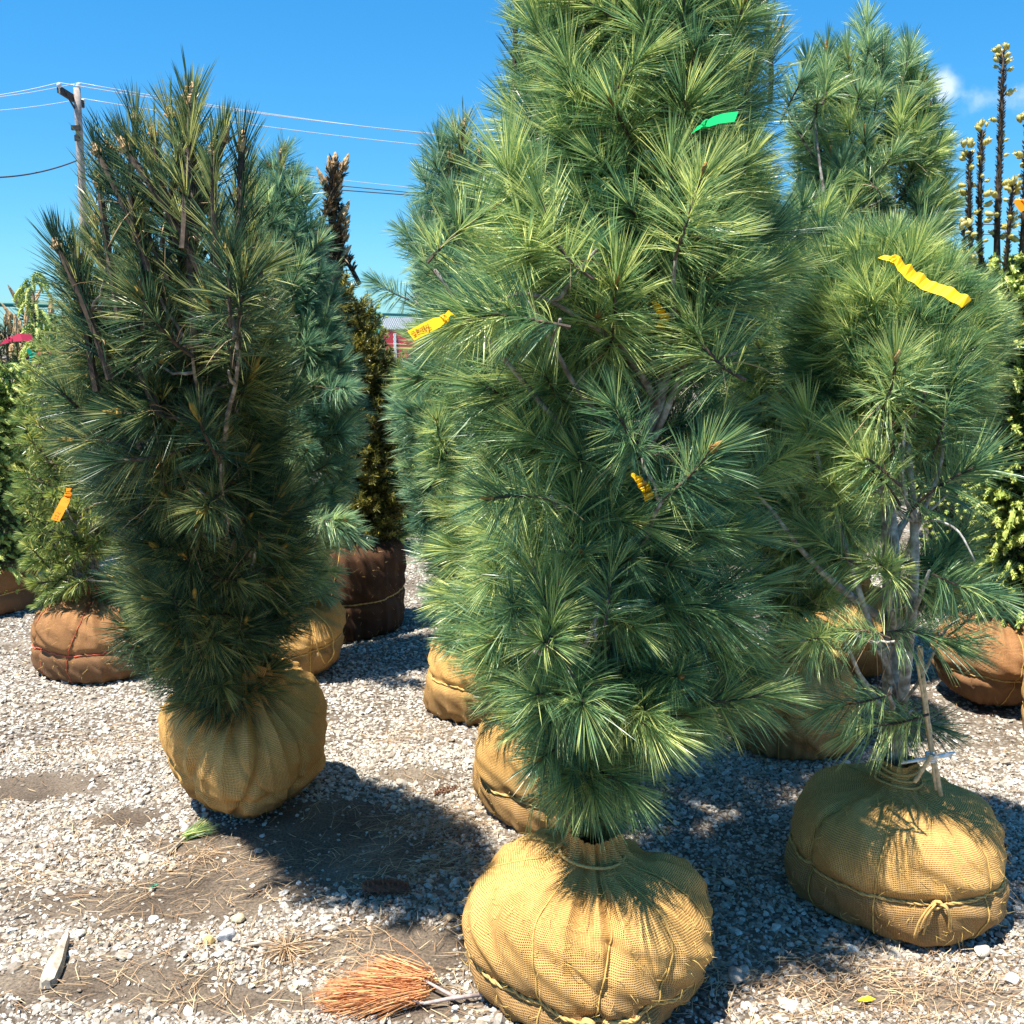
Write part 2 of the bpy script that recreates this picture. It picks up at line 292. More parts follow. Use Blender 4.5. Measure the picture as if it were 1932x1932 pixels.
def scatter_points(n, xlim, ylim, fn, seed):
    r = np.random.default_rng(seed); x = r.uniform(*xlim, n); y = r.uniform(*ylim, n)
    k = (r.uniform(size=n) < fn(x, y)) & (np.abs(x) < .60*y+.45)
    return x[k], y[k]
def gravel(name, n, xlim, ylim, rad, seed, extra=1.0):
    x, y = scatter_points(n, xlim, ylim, lambda a, b: stone_density(a, b)**1.3*extra, seed)
    r = np.random.default_rng(seed+1); k = len(x)
    sz = rad*np.exp(r.normal(0, .38, k)); sz = np.clip(sz, rad*.4, rad*2.6)
    z = relief(x, y)+sz*.28
    me = bpy.data.meshes.new(name); me.from_pydata(np.stack([x, y, z], -1).tolist(), [], [])
    sc = np.stack([sz*r.uniform(.8, 1.35, k), sz*r.uniform(.7, 1.1, k), sz*r.uniform(.42, .75, k)], -1)
    a = me.attributes.new('siz', 'FLOAT_VECTOR', 'POINT'); a.data.foreach_set('vector', sc.ravel().astype(np.float32))
    a = me.attributes.new('rot', 'FLOAT_VECTOR', 'POINT'); rr = np.stack([r.normal(0, .35, k), r.normal(0, .35, k), r.uniform(0, 6.28, k)], -1); a.data.foreach_set('vector', rr.ravel().astype(np.float32))
    a = me.attributes.new('shade', 'FLOAT', 'POINT'); a.data.foreach_set('value', np.clip(r.beta(2.2, 2.1, k)+(r.uniform(size=k) < .03)*.5, 0, 1).astype(np.float32))
    a = me.attributes.new('pick', 'INT', 'POINT'); a.data.foreach_set('value', r.integers(0, 8, k).astype(np.int32))
    o = link(bpy.data.objects.new(name, me)); tag(o, kind='stuff')
    ng = bpy.data.node_groups.new(name+'_nodes', 'GeometryNodeTree')
    ng.interface.new_socket('Geometry', in_out='INPUT', socket_type='NodeSocketGeometry'); ng.interface.new_socket('Geometry', in_out='OUTPUT', socket_type='NodeSocketGeometry')
    N, L = ng.nodes.new, ng.links.new; gi = N('NodeGroupInput'); go = N('NodeGroupOutput')
    g2i = N('GeometryNodeGeometryToInstance')
    for i in range(8):
        ico = N('GeometryNodeMeshIcoSphere'); ico.inputs['Radius'].default_value = 1; ico.inputs['Subdivisions'].default_value = 2
        pos = N('GeometryNodeInputPosition'); ns = N('ShaderNodeTexNoise'); ns.inputs['Scale'].default_value = .85; ns.inputs['Detail'].default_value = 1
        off = N('ShaderNodeVectorMath'); off.operation = 'ADD'; off.inputs[1].default_value = (i*7.3, i*3.1, 2.2*i); L(pos.outputs[0], off.inputs[0]); L(off.outputs[0], ns.inputs['Vector'])
        sb = N('ShaderNodeVectorMath'); sb.operation = 'SUBTRACT'; sb.inputs[1].default_value = (.5, .5, .5); L(ns.outputs['Color'], sb.inputs[0])
        sc2 = N('ShaderNodeVectorMath'); sc2.operation = 'SCALE'; sc2.inputs['Scale'].default_value = 1.5; L(sb.outputs[0], sc2.inputs[0])
        st = N('GeometryNodeSetPosition'); L(ico.outputs['Mesh'], st.inputs['Geometry']); L(sc2.outputs[0], st.inputs['Offset'])
        sm = N('GeometryNodeSetMaterial'); sm.inputs['Material'].default_value = M['stone']; L(st.outputs[0], sm.inputs[0]); L(sm.outputs[0], g2i.inputs[0])
    def named(nm, ty):
        q = N('GeometryNodeInputNamedAttribute'); q.data_type = ty; q.inputs[0].default_value = nm; return q.outputs['Attribute']
    ip = N('GeometryNodeInstanceOnPoints'); L(gi.outputs[0], ip.inputs['Points']); L(g2i.outputs[0], ip.inputs['Instance'])
    ip.inputs['Pick Instance'].default_value = True; L(named('pick', 'INT'), ip.inputs['Instance Index'])
    L(named('rot', 'FLOAT_VECTOR'), ip.inputs['Rotation']); L(named('siz', 'FLOAT_VECTOR'), ip.inputs['Scale']); L(ip.outputs[0], go.inputs[0])
    md = o.modifiers.new('scatter', 'NODES'); md.node_group = ng
    return o
gravel('gravel', 120000, (-2.4, 2.4), (1.85, 3.7), .0043, 11)
gravel('gravel', 9000, (-2.4, 2.4), (1.85, 3.6), .0078, 21, .8)
gravel('gravel', 110000, (-4.2, 4.2), (3.6, 7.2), .0058, 31)

def straw_scatter(name, spots, matl, seed):
    r = np.random.default_rng(seed); g = Geo()
    for (cx, cy, sx, sy, n, L, a0, asp) in spots:
        for i in range(n):
            x = r.normal(cx, sx); y = r.normal(cy, sy); l = L*r.uniform(.5, 1.2); a = a0+r.normal(0, asp)
            z = float(relief(np.array(x), np.array(y)))+r.uniform(.004, .016)
            dx, dy = math.cos(a)*l/2, math.sin(a)*l/2; bend = r.normal(0, .012)
            g.strip([(x-dx, y-dy, z-.002+r.uniform(0, .004)), (x-dy*bend*20, y+dx*bend*20, z+r.uniform(.001, .006)), (x+dx, y+dy, z)], .0017, 0, float(r.uniform(0, 1)), side=Vector((-dy, dx, .01*r.normal())))
    return tag(g.build(name, matl), kind='stuff')
spots = []
rr = np.random.default_rng(3)
for i in range(190):
    u, v = rr.uniform(-30, 1960), 966+966*rr.uniform(.34, 1.02)
    p = G(u, v)
    if p.y < 7.5: spots.append((p.x, p.y, .10, .07, int(rr.integers(6, 26)), .085, rr.uniform(0, 3.14), .5))
for (u, v, sx, sy, n) in [(800, 1560, .09, .08, 260), (840, 1640, .1, .06, 220), (640, 1800, .1, .1, 90), (250, 1400, .2, .08, 160), (60, 1650, .2, .07, 160), (430, 1620, .15, .06, 120),
                          (1560, 1880, .25, .1, 260), (1800, 1870, .2, .1, 240), (1400, 1450, .2, .12, 240), (1700, 1840, .2, .05, 160), (850, 1290, .1, .15, 160), (780, 1390, .12, .1, 120), (880, 1550, .05, .12, 160)]:
    p = G(u, v); spots.append((p.x, p.y, sx, sy, n, .09, .2, .7))
straw_scatter('pine_straw', spots, M['straw'], 8)

# ------------------------------------------------------------------ burlap root balls
PROF = {'bun': [(0, 0), (.55, 0), (.80, .005), (.91, .05), (.975, .18), (1, .38), (.99, .58), (.945, .74), (.83, .865), (.62, .945), (.38, .985), (.225, 1.04), (.185, 1.14), (.19, 1.24)],
        'tall': [(0, 0), (.35, .01), (.55, .05), (.75, .15), (.92, .32), (1, .50), (.97, .66), (.86, .80), (.66, .90), (.42, .96), (.27, 1.0), (.20, 1.06), (.18, 1.16), (.18, 1.22)],
        'drum': [(0, 0), (.80, 0), (.93, .03), (.98, .15), (1, .45), (.99, .75), (.95, .90), (.82, .97), (.5, 1.0), (.3, 1.02), (.2, 1.06), (.17, 1.14), (.17, 1.2)]}
class Ball:
    def __init__(s, R, H, seed, prof='bun', pleat=1.0, verts=(), girdle=(.42, 0, 0), neck=1.0, bulge=1.0):
        s.R, s.H, s.seed, s.pleat, s.verts, s.g, s.bulge = R, H, seed, pleat, verts, girdle, bulge
        a = np.array(PROF[prof], float); a[-4:, 0] *= neck
        d = np.concatenate([[0], np.cumsum(np.hypot(*(np.diff(a, axis=0)*[R, H]).T))]); s.len = d[-1]
        t = np.linspace(0, 1, 160); r = np.interp(t*s.len, d, a[:, 0]); z = np.interp(t*s.len, d, a[:, 1])
        k = np.hanning(13); k /= k.sum()
        rp = np.convolve(np.pad(r, 6, mode='edge'), k, 'valid'); zp = np.convolve(np.pad(z, 6, mode='edge'), k, 'valid'); rp[0] = 0
        s.t, s.r, s.z = t, rp*R, np.maximum(zp, 0)*H
        rg = np.random.default_rng(seed); s.ph = rg.uniform(0, 6.28, 40); s.am = rg.uniform(.4, 1, 40)
    def t_at(s, zf):                                     # parameter where the side wall reaches height fraction zf
        k = 50+np.argmin(np.abs(s.z[50:130]-zf*s.H)); return s.t[k]
    def girdle_z(s, th): return s.H*(s.g[0]+s.g[1]*math.cos(th-s.g[2]))
    def __call__(s, th, t, off=0.0):
        th = np.asarray(th, float); t = np.asarray(t, float)
        r = np.interp(t, s.t, s.r); z = np.interp(t, s.t, s.z); zf = z/s.H; ph, am = s.ph, s.am
        sst = lambda x: np.clip(x, 0, 1)**2*(3-2*np.clip(x, 0, 1))
        top = np.clip((zf-.45)/.5, 0, 1)**1.5; low = np.clip((.45-zf)/.45, 0, 1)**1.3
        pl = sum(am[i]*np.sin((5+2*i)*th+ph[i]+1.5*np.sin(2*th+ph[i+8])+(zf-.5)*am[i+3]*2) for i in range(6))/3
        pl = -np.abs(pl)**.7+.45
        pl2 = sum(am[i+10]*np.sin((17+5*i)*th+ph[i+12]+2*zf) for i in range(4))/4
        bu = (np.sin(2*th+ph[20]+3*zf)+.8*np.sin(3*th+ph[21]-4*zf)+.6*np.sin(5*th+ph[22]+6*zf))*.011*s.bulge
        edge = np.clip(r/(.3*s.R), 0, 1)
        d = bu*edge+s.pleat*(pl*(.004+.020*top*edge+.014*low)+pl2*(.0015+.006*top*edge+.005*low))
        lump = sum(am[i+20]*np.sin((6+2.3*i)//1*th+ph[i+24]+(9+5*i)*z/.1*.35+1.2*np.sin(3*th+ph[i+27])) for i in range(5))
        crease = -np.exp(-((np.sin(2.5*th//1*0+4*th+ph[30]+5*zf+1.4*np.sin(2*th+ph[31]+3*zf)))/.10)**2)*(.5+.5*np.sin(3*th+ph[32]+7*zf))
        d = d+edge*(.0022*lump*s.bulge+.0065*crease*s.pleat)
        for v in s.verts:
            dv = (th-v[0]-v[1]*np.sin(3*zf+v[0])+PI) % (2*PI)-PI
            d = d-v[2]*np.exp(-(dv*np.maximum(r, .03)/.016)**2)*np.clip(zf*3, 0, 1)*edge
        gz = s.H*(s.g[0]+s.g[1]*np.cos(th-s.g[2]))
        d = d-.017*np.exp(-((z-gz)/.020)**2)*edge*sst((.84-t)/.08)
        d = d*np.clip(r/(.14*s.R), 0, 1)+off
        n_out = np.clip(edge, .2, 1)
        up = .75*sst((zf-.68)/.25)*sst((.90-t)/.10)
        rr_ = r+d*n_out*(1-up*.5); zz = np.maximum(z+d*up, z*.2)
        ov = np.where(zf < .30, 1, 1)
        return np.stack([rr_*np.cos(th), rr_*np.sin(th), zz*ov], -1)

def make_ball(parent, R, H, seed, prof='bun', material='burlap', nth=150, nt=80, tilt=None, girdle=(.42, 0, 0), verts=((-PI/2, .1, .01),),
              rope=.0048, rope_z=None, neck=1.0, pleat=1.0, fuzz=300, twine_mat='twine', knot=None, rings=2, loc=(0, 0, 0), bulge=1.0):
    B = Ball(R, H, seed, prof, pleat, verts, girdle, neck, bulge)
    th = np.linspace(0, 2*PI, nth+1); tt = np.linspace(0, 1, nt)
    TH, TT = np.meshgrid(th, tt); V = B(TH, TT)
    V[:, -1] = V[:, 0]
    me = bpy.data.meshes.new('root_ball'); idx = np.arange(nt*(nth+1)).reshape(nt, nth+1)
    F = np.stack([idx[:-1, :-1], idx[:-1, 1:], idx[1:, 1:], idx[1:, :-1]], -1).reshape(-1, 4)
    me.from_pydata(V.reshape(-1, 3).tolist(), [], F.tolist()); me.polygons.foreach_set('use_smooth', [True]*len(F))
    uv = me.uv_layers.new(name='UVMap'); UV = np.stack([TH*R, TT*B.len], -1).reshape(-1, 2)
    uv.data.foreach_set('uv', UV[F.ravel()].ravel().astype(np.float32))
    me.materials.append(M[material]); o = link(bpy.data.objects.new('root_ball', me), parent)
    rot = Matrix.Identity(4)
    if tilt: rot = Matrix.Rotation(tilt[0], 4, Vector((math.cos(tilt[1]+PI/2), math.sin(tilt[1]+PI/2), 0)))
    o.matrix_local = Matrix.Translation(Vector(loc)) @ rot
    if tilt:                                             # keep the tilted ball resting on the soil
        zs = [(rot @ Vector(p)).z for p in V.reshape(-1, 3)[::7]]; o.location.z -= min(zs)+.015
    # girdle rope of two twisted strands
    def rope_tube(fn, n, rad, name, m, strands=2):
        g = Geo()
        base = [Vector(fn(i/n)) for i in range(n+1)]
        for s_ in range(strands):
            pts = []
            for i, p in enumerate(base):
                tgt = (base[min(i+1, n)]-base[max(i-1, 0)]).normalized(); a = tgt.cross(Vector((0, 0, 1))); a = a if a.length > .1 else tgt.cross(Vector((1, 0, 0))); a.normalize(); b = tgt.cross(a)
                w = i*1.0+s_*PI; pts.append(p+(a*math.cos(w)+b*math.sin(w))*rad*.5)
            g.tube(pts, [rad*.62]*len(pts), 5)
        return g.build(name, m, o, True)
    def side_pt(thv, z, off):
        k = 40+int(np.argmin(np.abs(B.z[40:135]-z))); p = B(np.array(thv), np.array(B.t[k]), off); return Vector(p)
    if rope:
        rope_tube(lambda f: side_pt(2*PI*f, B.girdle_z(2*PI*f)+.002*math.sin(31*f), rope*.7), 220 if R > .28 else 120, rope, 'rope', M[twine_mat])
        for v in verts:
            f = lambda q, v=v: Vector(B(np.array(v[0]+v[1]*math.sin(3*np.interp(.05+.83*q, B.t, B.z)/H+v[0])), np.array(.14+.74*q), rope*.5))
            g = Geo(); g.tube([f(i/60) for i in range(61)], [rope*.42]*61, 5); g.build('twine', M['thin_twine' if twine_mat == 'twine' else twine_mat], o, True)
        nk = neck*.2*R
        for k in range(rings):
            z = H*(1.06+.055*k); g = Geo()
            rr0 = float(np.interp(z, B.z[100:], B.r[100:]))+.004
            g.tube([(math.cos(a)*rr0*1.02, math.sin(a)*rr0*1.02, z+.004*math.sin(a*2+k)) for a in np.linspace(0, 2*PI, 25)], rope*.8, 6); g.build('neck_rope', M[twine_mat], o, True)
    if knot is not None:
        thk, sc = knot; c = side_pt(thk, B.girdle_z(thk), rope*1.6); rad_ = Vector((math.cos(thk), math.sin(thk), 0)); tan = Vector((-math.sin(thk), math.cos(thk), 0))
        g = Geo()
        for q in range(3):                               # the knot itself
            g.tube([c+tan*(.012*math.cos(a)*sc)+Vector((0, 0, .010*math.sin(a)*sc))+rad_*(.004*q*sc+.003*math.sin(2*a)) for a in np.linspace(0, 2*PI, 14)], rope*.8, 6)
        def hang(dx, drop, out):
            return [c, c+(tan*dx*.5+rad_*out+Vector((0, 0, .008)))*sc, c+(tan*dx+rad_*out*.8+Vector((0, 0, -drop*.45)))*sc, c+(tan*dx*1.15+rad_*out*.5+Vector((0, 0, -drop)))*sc]
        for dx, dr, ot in ((.035, .075, .022), (.028, .07, .028), (-.03, .085, .02), (-.052, .095, .02), (-.040, .07, .026)):
            pts = hang(dx, dr, ot); q = []
            for i in range(len(pts)-1):
                for f in (0, .25, .5, .75): q.append(pts[i].lerp(pts[i+1], f))
            q.append(pts[-1]); q = [q[0]]+[(q[i-1]+q[i]*2+q[i+1])/4 for i in range(1, len(q)-1)]+[q[-1]]
            g.tube(q, rope*.62, 5)
        g.build('bow', M[twine_mat], o, True)
    if fuzz:
        g = Geo(); r = np.random.default_rng(seed+5)
        for i in range(fuzz):
            a, t = r.uniform(0, 2*PI), r.uniform(.2, .97)
            p = Vector(B(np.array(a), np.array(t), 0)); n = Vector((p.x, p.y, (p.z-H*.4)*1.5)).normalized(); tg = Vector(r.normal(size=3)); tg = (tg-n*tg.dot(n)).normalized()
            l = r.uniform(.008, .03)*(1.6 if r.uniform() < .15 else 1); k1 = p+(n*.5+tg*.6)*l*.5; k2 = p+(n*r.uniform(.1, .9)+tg)*l+Vector(r.normal(size=3))*.003
            g.strip([p-n*.002, k1, k2], .0011, 0)
        tag(g.build('loose_fibres', M['fibre'], o), kind='stuff')
    return o, B

# ------------------------------------------------------------------ foliage pieces (shared meshes)
def needle(g, p, d, L, droop, w, tone, matidx=0, segs=(.38, .74, 1), rgen=rng):
    p = Vector(p); d = Vector(d); pts = [p]
    for t in segs: pts.append(p+d*(L*t)+Vector((0, 0, -droop*L*t*t)))
    g.strip(pts, w, matidx, tone)
def basis(i):
    a = Vector((math.sin(i), 0, math.cos(i))); e1 = Vector((math.cos(i), 0, -math.sin(i))); return a, e1, Vector((0, 1, 0))
def tuft_mesh(name, incl, m_needle, nf=84, per=4, Ls=.15, nl=.105, w=.0017, seed=0, a_tip=16, a_base=78, stem=.0033, droop=.28, tonebias=0., stem_mat='twig', crook=.0):
    r = np.random.default_rng(seed); g = Geo(); a, e1, e2 = basis(incl)
    bend = r.normal(0, .012, 2)
    def ax(s): return -a*s+e1*(bend[0]*math.sin(s/Ls*2.2))+e2*(bend[1]*math.sin(s/Ls*2.2))
    g.tube([ax(s) for s in np.linspace(Ls*1.1, 0, 5)], [stem*1.1, stem*1.05, stem, stem, stem*.8], 5, 1)
    for i in range(nf):
        s = Ls*(r.uniform()**1.25); q = s/Ls
        al = math.radians(a_tip+(a_base-a_tip)*q**.65+r.normal(0, 9)); ps = r.uniform(0, 2*PI)
        d0 = a*math.cos(al)+(e1*math.cos(ps)+e2*math.sin(ps))*math.sin(al)
        L = nl*r.uniform(.78, 1.1)*(1-.12*(q > .8)); dr = droop*(.35+.9*q)*r.uniform(.5, 1.5); tn = float(np.clip(r.normal(.50+tonebias, .22), 0, 1))
        for k in range(per):
            d = (d0+Vector(r.normal(0, .062, 3))).normalized()
            needle(g, ax(s), d, L*r.uniform(.93, 1.05), dr*r.uniform(.8, 1.2), w, min(1, max(0, tn+r.normal(0, .1))))
    if r.uniform() < .9:
        for k in range(int(r.integers(1, 5))):           # a few old straw-coloured needles caught in the tuft
            d = (a*.2+Vector(r.normal(0, 1, 3))).normalized(); needle(g, ax(Ls*.8), d, nl, .4, w, .6, 2)
    return g.mesh(name, [M[m_needle], M[stem_mat], M['straw']])
INC = [5, 25, 45, 65, 85, 108]
def tuft_set(name, m, seed, n=2, **kw):
    return {i: [tuft_mesh(name, math.radians(i), m, seed=seed+i*3+k, **kw) for k in range(n)] for i in INC}
def bud_mesh(name, m, L=.03, R=.006):
    g = Geo(); r = np.random.default_rng(1)
    n = 7; rows = [(0, .7), (.25, 1), (.6, .85), (.85, .5), (1, .1)]; V = []; F = []
    for i, (z, q) in enumerate(rows):
        for j in range(n): V.append((math.cos(j*2*PI/n+i*.4)*R*q*(1+.15*(j % 2)), math.sin(j*2*PI/n+i*.4)*R*q*(1+.15*(j % 2)), z*L))
    for i in range(len(rows)-1):
        for j in range(n): F.append((i*n+j, i*n+(j+1) % n, (i+1)*n+(j+1) % n, (i+1)*n+j))
    g.add(V, F)
    for k in range(2):
        a = k*2.6+.4; g.tube([(math.cos(a)*R*.8, math.sin(a)*R*.8, 0), (math.cos(a)*R*1.3, math.sin(a)*R*1.3, L*.25), (math.cos(a)*R*1.4, math.sin(a)*R*1.4, L*.4)], [R*.4, R*.35, R*.12], 5)
    return g.mesh(name, [m])
def twig_mesh(name, incl, m_needle, m_tip, seed, L=.14, nl=.015, w=.0022, side=3, tips=1.0, tiplen=.026):
    r = np.random.default_rng(seed); g = Geo(); a, e1, e2 = basis(incl)
    axes = [(-a*L, a, L)]
    for k in range(side):
        s = L*(.25+.55*k/side); sg = 1 if k % 2 else -1; dd = (a*.75+e2*sg*.65+e1*r.normal(0, .3)).normalized(); axes.append((-a*(L-s), dd, L*r.uniform(.35, .55)))
    for (p0, d, l) in axes:
        g.tube([p0, p0+d*l], [.0026, .0016], 4, 1, False)
        u = d.cross(Vector((.3, .5, .8))).normalized(); v = d.cross(u); n = int(l*850)
        for i in range(n):
            s = r.uniform(); ps = r.uniform(0, 2*PI); al = math.radians(r.normal(52, 12)); dn = d*math.cos(al)+(u*math.cos(ps)+v*math.sin(ps))*math.sin(al)
            needle(g, p0+d*l*s, dn, nl*r.uniform(.8, 1.15), 0, w, float(np.clip(r.normal(.45, .2), 0, 1)), 0, (1,) if False else (.6, 1))
        if r.uniform() < tips:                           # soft new growth, hanging a little
            pe = p0+d*l; dg = (d+Vector((0, 0, -.45))).normalized(); tl = tiplen*r.uniform(.7, 1.2)
            g.tube([pe, pe+dg*tl*.5, pe+(dg+Vector((0, 0, -.3)))*tl*.9], [.0050, .0066, .003], 5, 2, True, .4)
            for i in range(26):
                s = r.uniform(); ps = r.uniform(0, 2*PI); al = math.radians(r.normal(45, 12)); dn = dg*math.cos(al)+(u*math.cos(ps)+v*math.sin(ps))*math.sin(al)
                needle(g, pe+dg*tl*s*.9, dn, nl*.75, 0, w*1.25, float(np.clip(r.normal(.5, .25), 0, 1)), 2, (.6, 1))
    return g.mesh(name, [M[m_needle], M['twig'], M[m_tip]])
def twig_set(name, m, tip, seed, n=2, **kw):
    return {i: [twig_mesh(name, math.radians(i), m, tip, seed+i*3+k, **kw) for k in range(n)] for i in INC}

SETS = {
 'near': tuft_set('needle_tuft', 'pine', 100, 4, nf=112, per=4, nl=.122, w=.00135, droop=.17),
 'left': tuft_set('needle_tuft', 'pine_dark', 300, 4, nf=96, per=4, nl=.115, w=.0014, a_tip=12, a_base=82, stem=.0046, droop=.15, tonebias=-.06),
 'leader': {i: [tuft_mesh('needle_tuft', math.radians(i), 'pine_dark', seed=500+i+k, nf=58, per=4, Ls=.24, nl=.10, w=.0017, a_tip=16, a_base=48, stem=.0075, droop=.04, stem_mat='twig') for k in range(2)] for i in INC},
 'right': tuft_set('needle_tuft', 'pine', 600, 4, nf=98, per=4, nl=.120, w=.0014, droop=.22, tonebias=.05),
 'mid': tuft_set('needle_tuft', 'pine_blue', 800, 3, nf=88, per=4, nl=.115, w=.0018, droop=.18),
 'midgreen': tuft_set('needle_tuft', 'pine', 900, 3, nf=88, per=4, nl=.115, w=.0018, droop=.18),
 'yellow': tuft_set('needle_tuft', 'pine_yellow', 1000, 2, nf=60, per=3, nl=.06, w=.0024, Ls=.13),
 'small': tuft_set('needle_tuft', 'pine_dark', 1100, 1, nf=46, per=3, nl=.05, w=.003, Ls=.14, a_base=55),
 'brown': tuft_set('needle_tuft', 'brown_needle', 1150, 1, nf=70, per=3, nl=.05, w=.003, Ls=.16, a_tip=10, a_base=55, stem=.007),
 'spruce': twig_set('spruce_twig', 'spruce', 'tip', 1200, 3),
 'spruce_tips': twig_set('spruce_twig', 'spruce', 'tip_yellow', 1300, 3, tiplen=.036, side=4, nl=.018, w=.003),
 'olive': twig_set('spruce_twig', 'spruce_olive', 'spruce_olive', 1400, 2, tips=0, nl=.020, w=.003),
 'spruce_bright': twig_set('spruce_twig', 'spruce_light', 'tip', 1500, 3, tiplen=.045, side=4, nl=.020, w=.0035),
}
BUD = {'near': bud_mesh('bud', M['bud'], .030, .0055), 'left': bud_mesh('bud', M['bud_gold'], .050, .0075), 'leader': bud_mesh('bud', M['bud_pale'], .035, .008),
       'right': bud_mesh('bud', M['bud_pale'], .026, .005), 'mid': bud_mesh('bud', M['bud'], .035, .007), 'midgreen': bud_mesh('bud', M['bud'], .035, .007),
       'small': bud_mesh('bud', M['bud_pale'], .09, .011), 'brown': bud_mesh('bud', M['bud_pale'], .06, .010)}

def interp_rows(rows, dfun):
    out = []
    for (v, ul, ur) in rows:
        d = dfun(v) if callable(dfun) else dfun
        a, b = P(ul, v, d), P(ur, v, d); out.append((a.z, (a.x+b.x)/2, (b.x-a.x)/2, d))
    return np.array(sorted(out))
def make_tree(name, base, label, cat, rows, dist, n, sets, trunk, *, group=None, inset=.085, depth_scale=.95, seed=0, min_gap=.085, up=(100, 30), main=18, bud_p=.5,
              piece='needle_tuft', scale=1.0, trunk_r=.024, leader_top=.0, inner=.3, leader_set='leader', holes=(), extra=(), stems=(), trunk_parts=True, zbase=0., keep_back=.6, bark_m='bark'):
    r = np.random.default_rng(seed+4000); root = empty(name, base, label, cat, group); b = Vector(base)
    E = interp_rows(rows, dist); hmin, hmax = E[0, 0], E[-1, 0]
    # trunk path given in view coordinates at tree distance
    tp = [Vector(q) for q in trunk]; th = np.array([q.z for q in tp])
    def trunk_at(h):
        k = int(np.clip(np.searchsorted(th, h)-1, 0, len(tp)-2)); f = (h-th[k])/max(1e-6, th[k+1]-th[k]); f = min(1, max(0, f)); return tp[k].lerp(tp[k+1], f)
    g = Geo(); hs_ = np.linspace(th[0], th[-1], 26); H = th[-1]-th[0]
    path = [trunk_at(h)-b for h in hs_]
    path = [path[0]]+[(path[i-1]+path[i]+path[i+1])/3 for i in range(1, 25)]+[path[-1]]
    g.tube(path, [trunk_r*(1-.82*i/25)*(1+.06*math.sin(i*2.3)) for i in range(26)], 10); g.build('trunk', M[bark_m], root, True)
    skel = [(trunk_at(h), .004) for h in np.linspace(th[0]+.12*H, th[-1], 40)]
    for st in stems:                                      # extra visible stems, world points and base radius
        pts, r0 = st; pts = [Vector(p) for p in pts]; q = []
        for i in range(len(pts)-1):
            for f in (0, .25, .5, .75): q.append(pts[i].lerp(pts[i+1], f))
        q.append(pts[-1]); 
        for _ in range(2): q = [q[0]]+[(q[i-1]+q[i]*2+q[i+1])/4 for i in range(1, len(q)-1)]+[q[-1]]
        g = Geo(); g.tube([p-b for p in q], [r0*(1-.6*i/len(q)) for i in range(len(q))], 8); g.build('branch', M[bark_m], root, True)
        skel += [(p, .003) for p in q]
    # shoot tips
    tips = []; hcum = np.cumsum(E[:, 2]); tries = 0
    hh = np.linspace(hmin, hmax, 200); wd = np.maximum(.03, np.interp(hh, E[:, 0], E[:, 2])); cdf = np.cumsum(wd**.8); cdf /= cdf[-1]
    gap = min_gap
    while len(tips) < n and tries < n*60:
        tries += 1; h = float(np.interp(r.uniform(), cdf, hh)); cx = float(np.interp(h, E[:, 0], E[:, 1])); R = float(np.interp(h, E[:, 0], E[:, 2])); dd = float(np.interp(h, E[:, 0], E[:, 3]))
        R = max(.01, R-inset*min(1, 1.9-1.7*(h-hmin)/(hmax-hmin))); phi = r.uniform(-PI, PI); fr = (r.uniform(.84, 1.0) if r.uniform() > inner else r.uniform(.3, .84))
        if math.sin(phi) > .35 and r.uniform() > keep_back: continue
        # lobed crown: radius varies with direction and height
        lob = 1-.16*max(0, math.sin(3*phi+h*7+seed)*math.sin(h*9+seed*2))
        p = Vector((cx+math.cos(phi)*R*fr*lob, dd+math.sin(phi)*R*fr*depth_scale*lob, h))
        if any((abs(p.x-q[0].x)+abs(p.y-q[0].y) < gap*1.4) and (p-q[0]).length < gap for q in tips): 
            if tries % 40 == 0: gap *= .97
            continue
        if any(((p.x-hx)**2/(rx*rx)+(p.z-hz)**2/(rz*rz)) < 1 and p.y < hy for hx, hz, rx, rz, hy in holes): continue
        f = (h-hmin)/(hmax-hmin)
        inc = up[0]+(up[1]-up[0])*f**.8; inc = inc*(.45+.55*fr)+r.normal(0, 13)
        ld = f > 1-leader_top
        if ld: inc = min(inc, abs(r.normal(16, 12))) 
        tips.append((p, phi+r.normal(0, .3), max(2, min(110, inc)), ld, f))
    for pts_, r0_ in (stems if piece == 'needle_tuft' else ()):
        e_ = Vector(pts_[-1]); d_ = (e_-Vector(pts_[-2])).normalized(); ph_ = math.atan2(d_.y, d_.x); ic_ = math.degrees(math.acos(max(-1, min(1, d_.z))))
        tips += [(e_+d_*.09, ph_, ic_, False, .5), (e_+d_*.02+Vector((.05, -.03, .02)), ph_-.9, ic_+30, False, .5), (e_+Vector((-.05, -.03, .0)), ph_+.9+PI*.6, ic_+35, False, .5), (e_-d_*.08+Vector((.0, -.05, .0)), -1.6, ic_+45, False, .5)][:1 if r0_ < .0068 else 4]
    for (p, phi, inc, ld) in extra: tips.append((Vector(p), phi, inc, ld, .5))
    # main branches: the tips farthest out, spread over the crown
    order = sorted(range(len(tips)), key=lambda i: -((tips[i][0].xy-trunk_at(tips[i][0].z).xy).length)); mains = []
    for i in order:
        if len(mains) >= main: break
        if all((tips[i][0]-tips[j][0]).length > .24 for j in mains): mains.append(i)
    Ls = .15*scale; groups = {}
    def shoot_base(t):
        p, phi, inc, ld, f = t; a = math.radians(min(INC, key=lambda x: abs(x-inc))); return p-Vector((math.sin(a)*math.cos(phi), math.sin(a)*math.sin(phi), math.cos(a)))*Ls
    def curve(a, c, rise):
        m = (a+c)/2+Vector((0, 0, -rise)); q = [a*(1-t)**2+m*2*t*(1-t)+c*t*t for t in np.linspace(0, 1, 7)]; return [p+Vector(r.normal(0, .004, 3))*(0 if i in (0, 6) else 1) for i, p in enumerate(q)]
    nodes = [(p, None) for p, _ in skel]
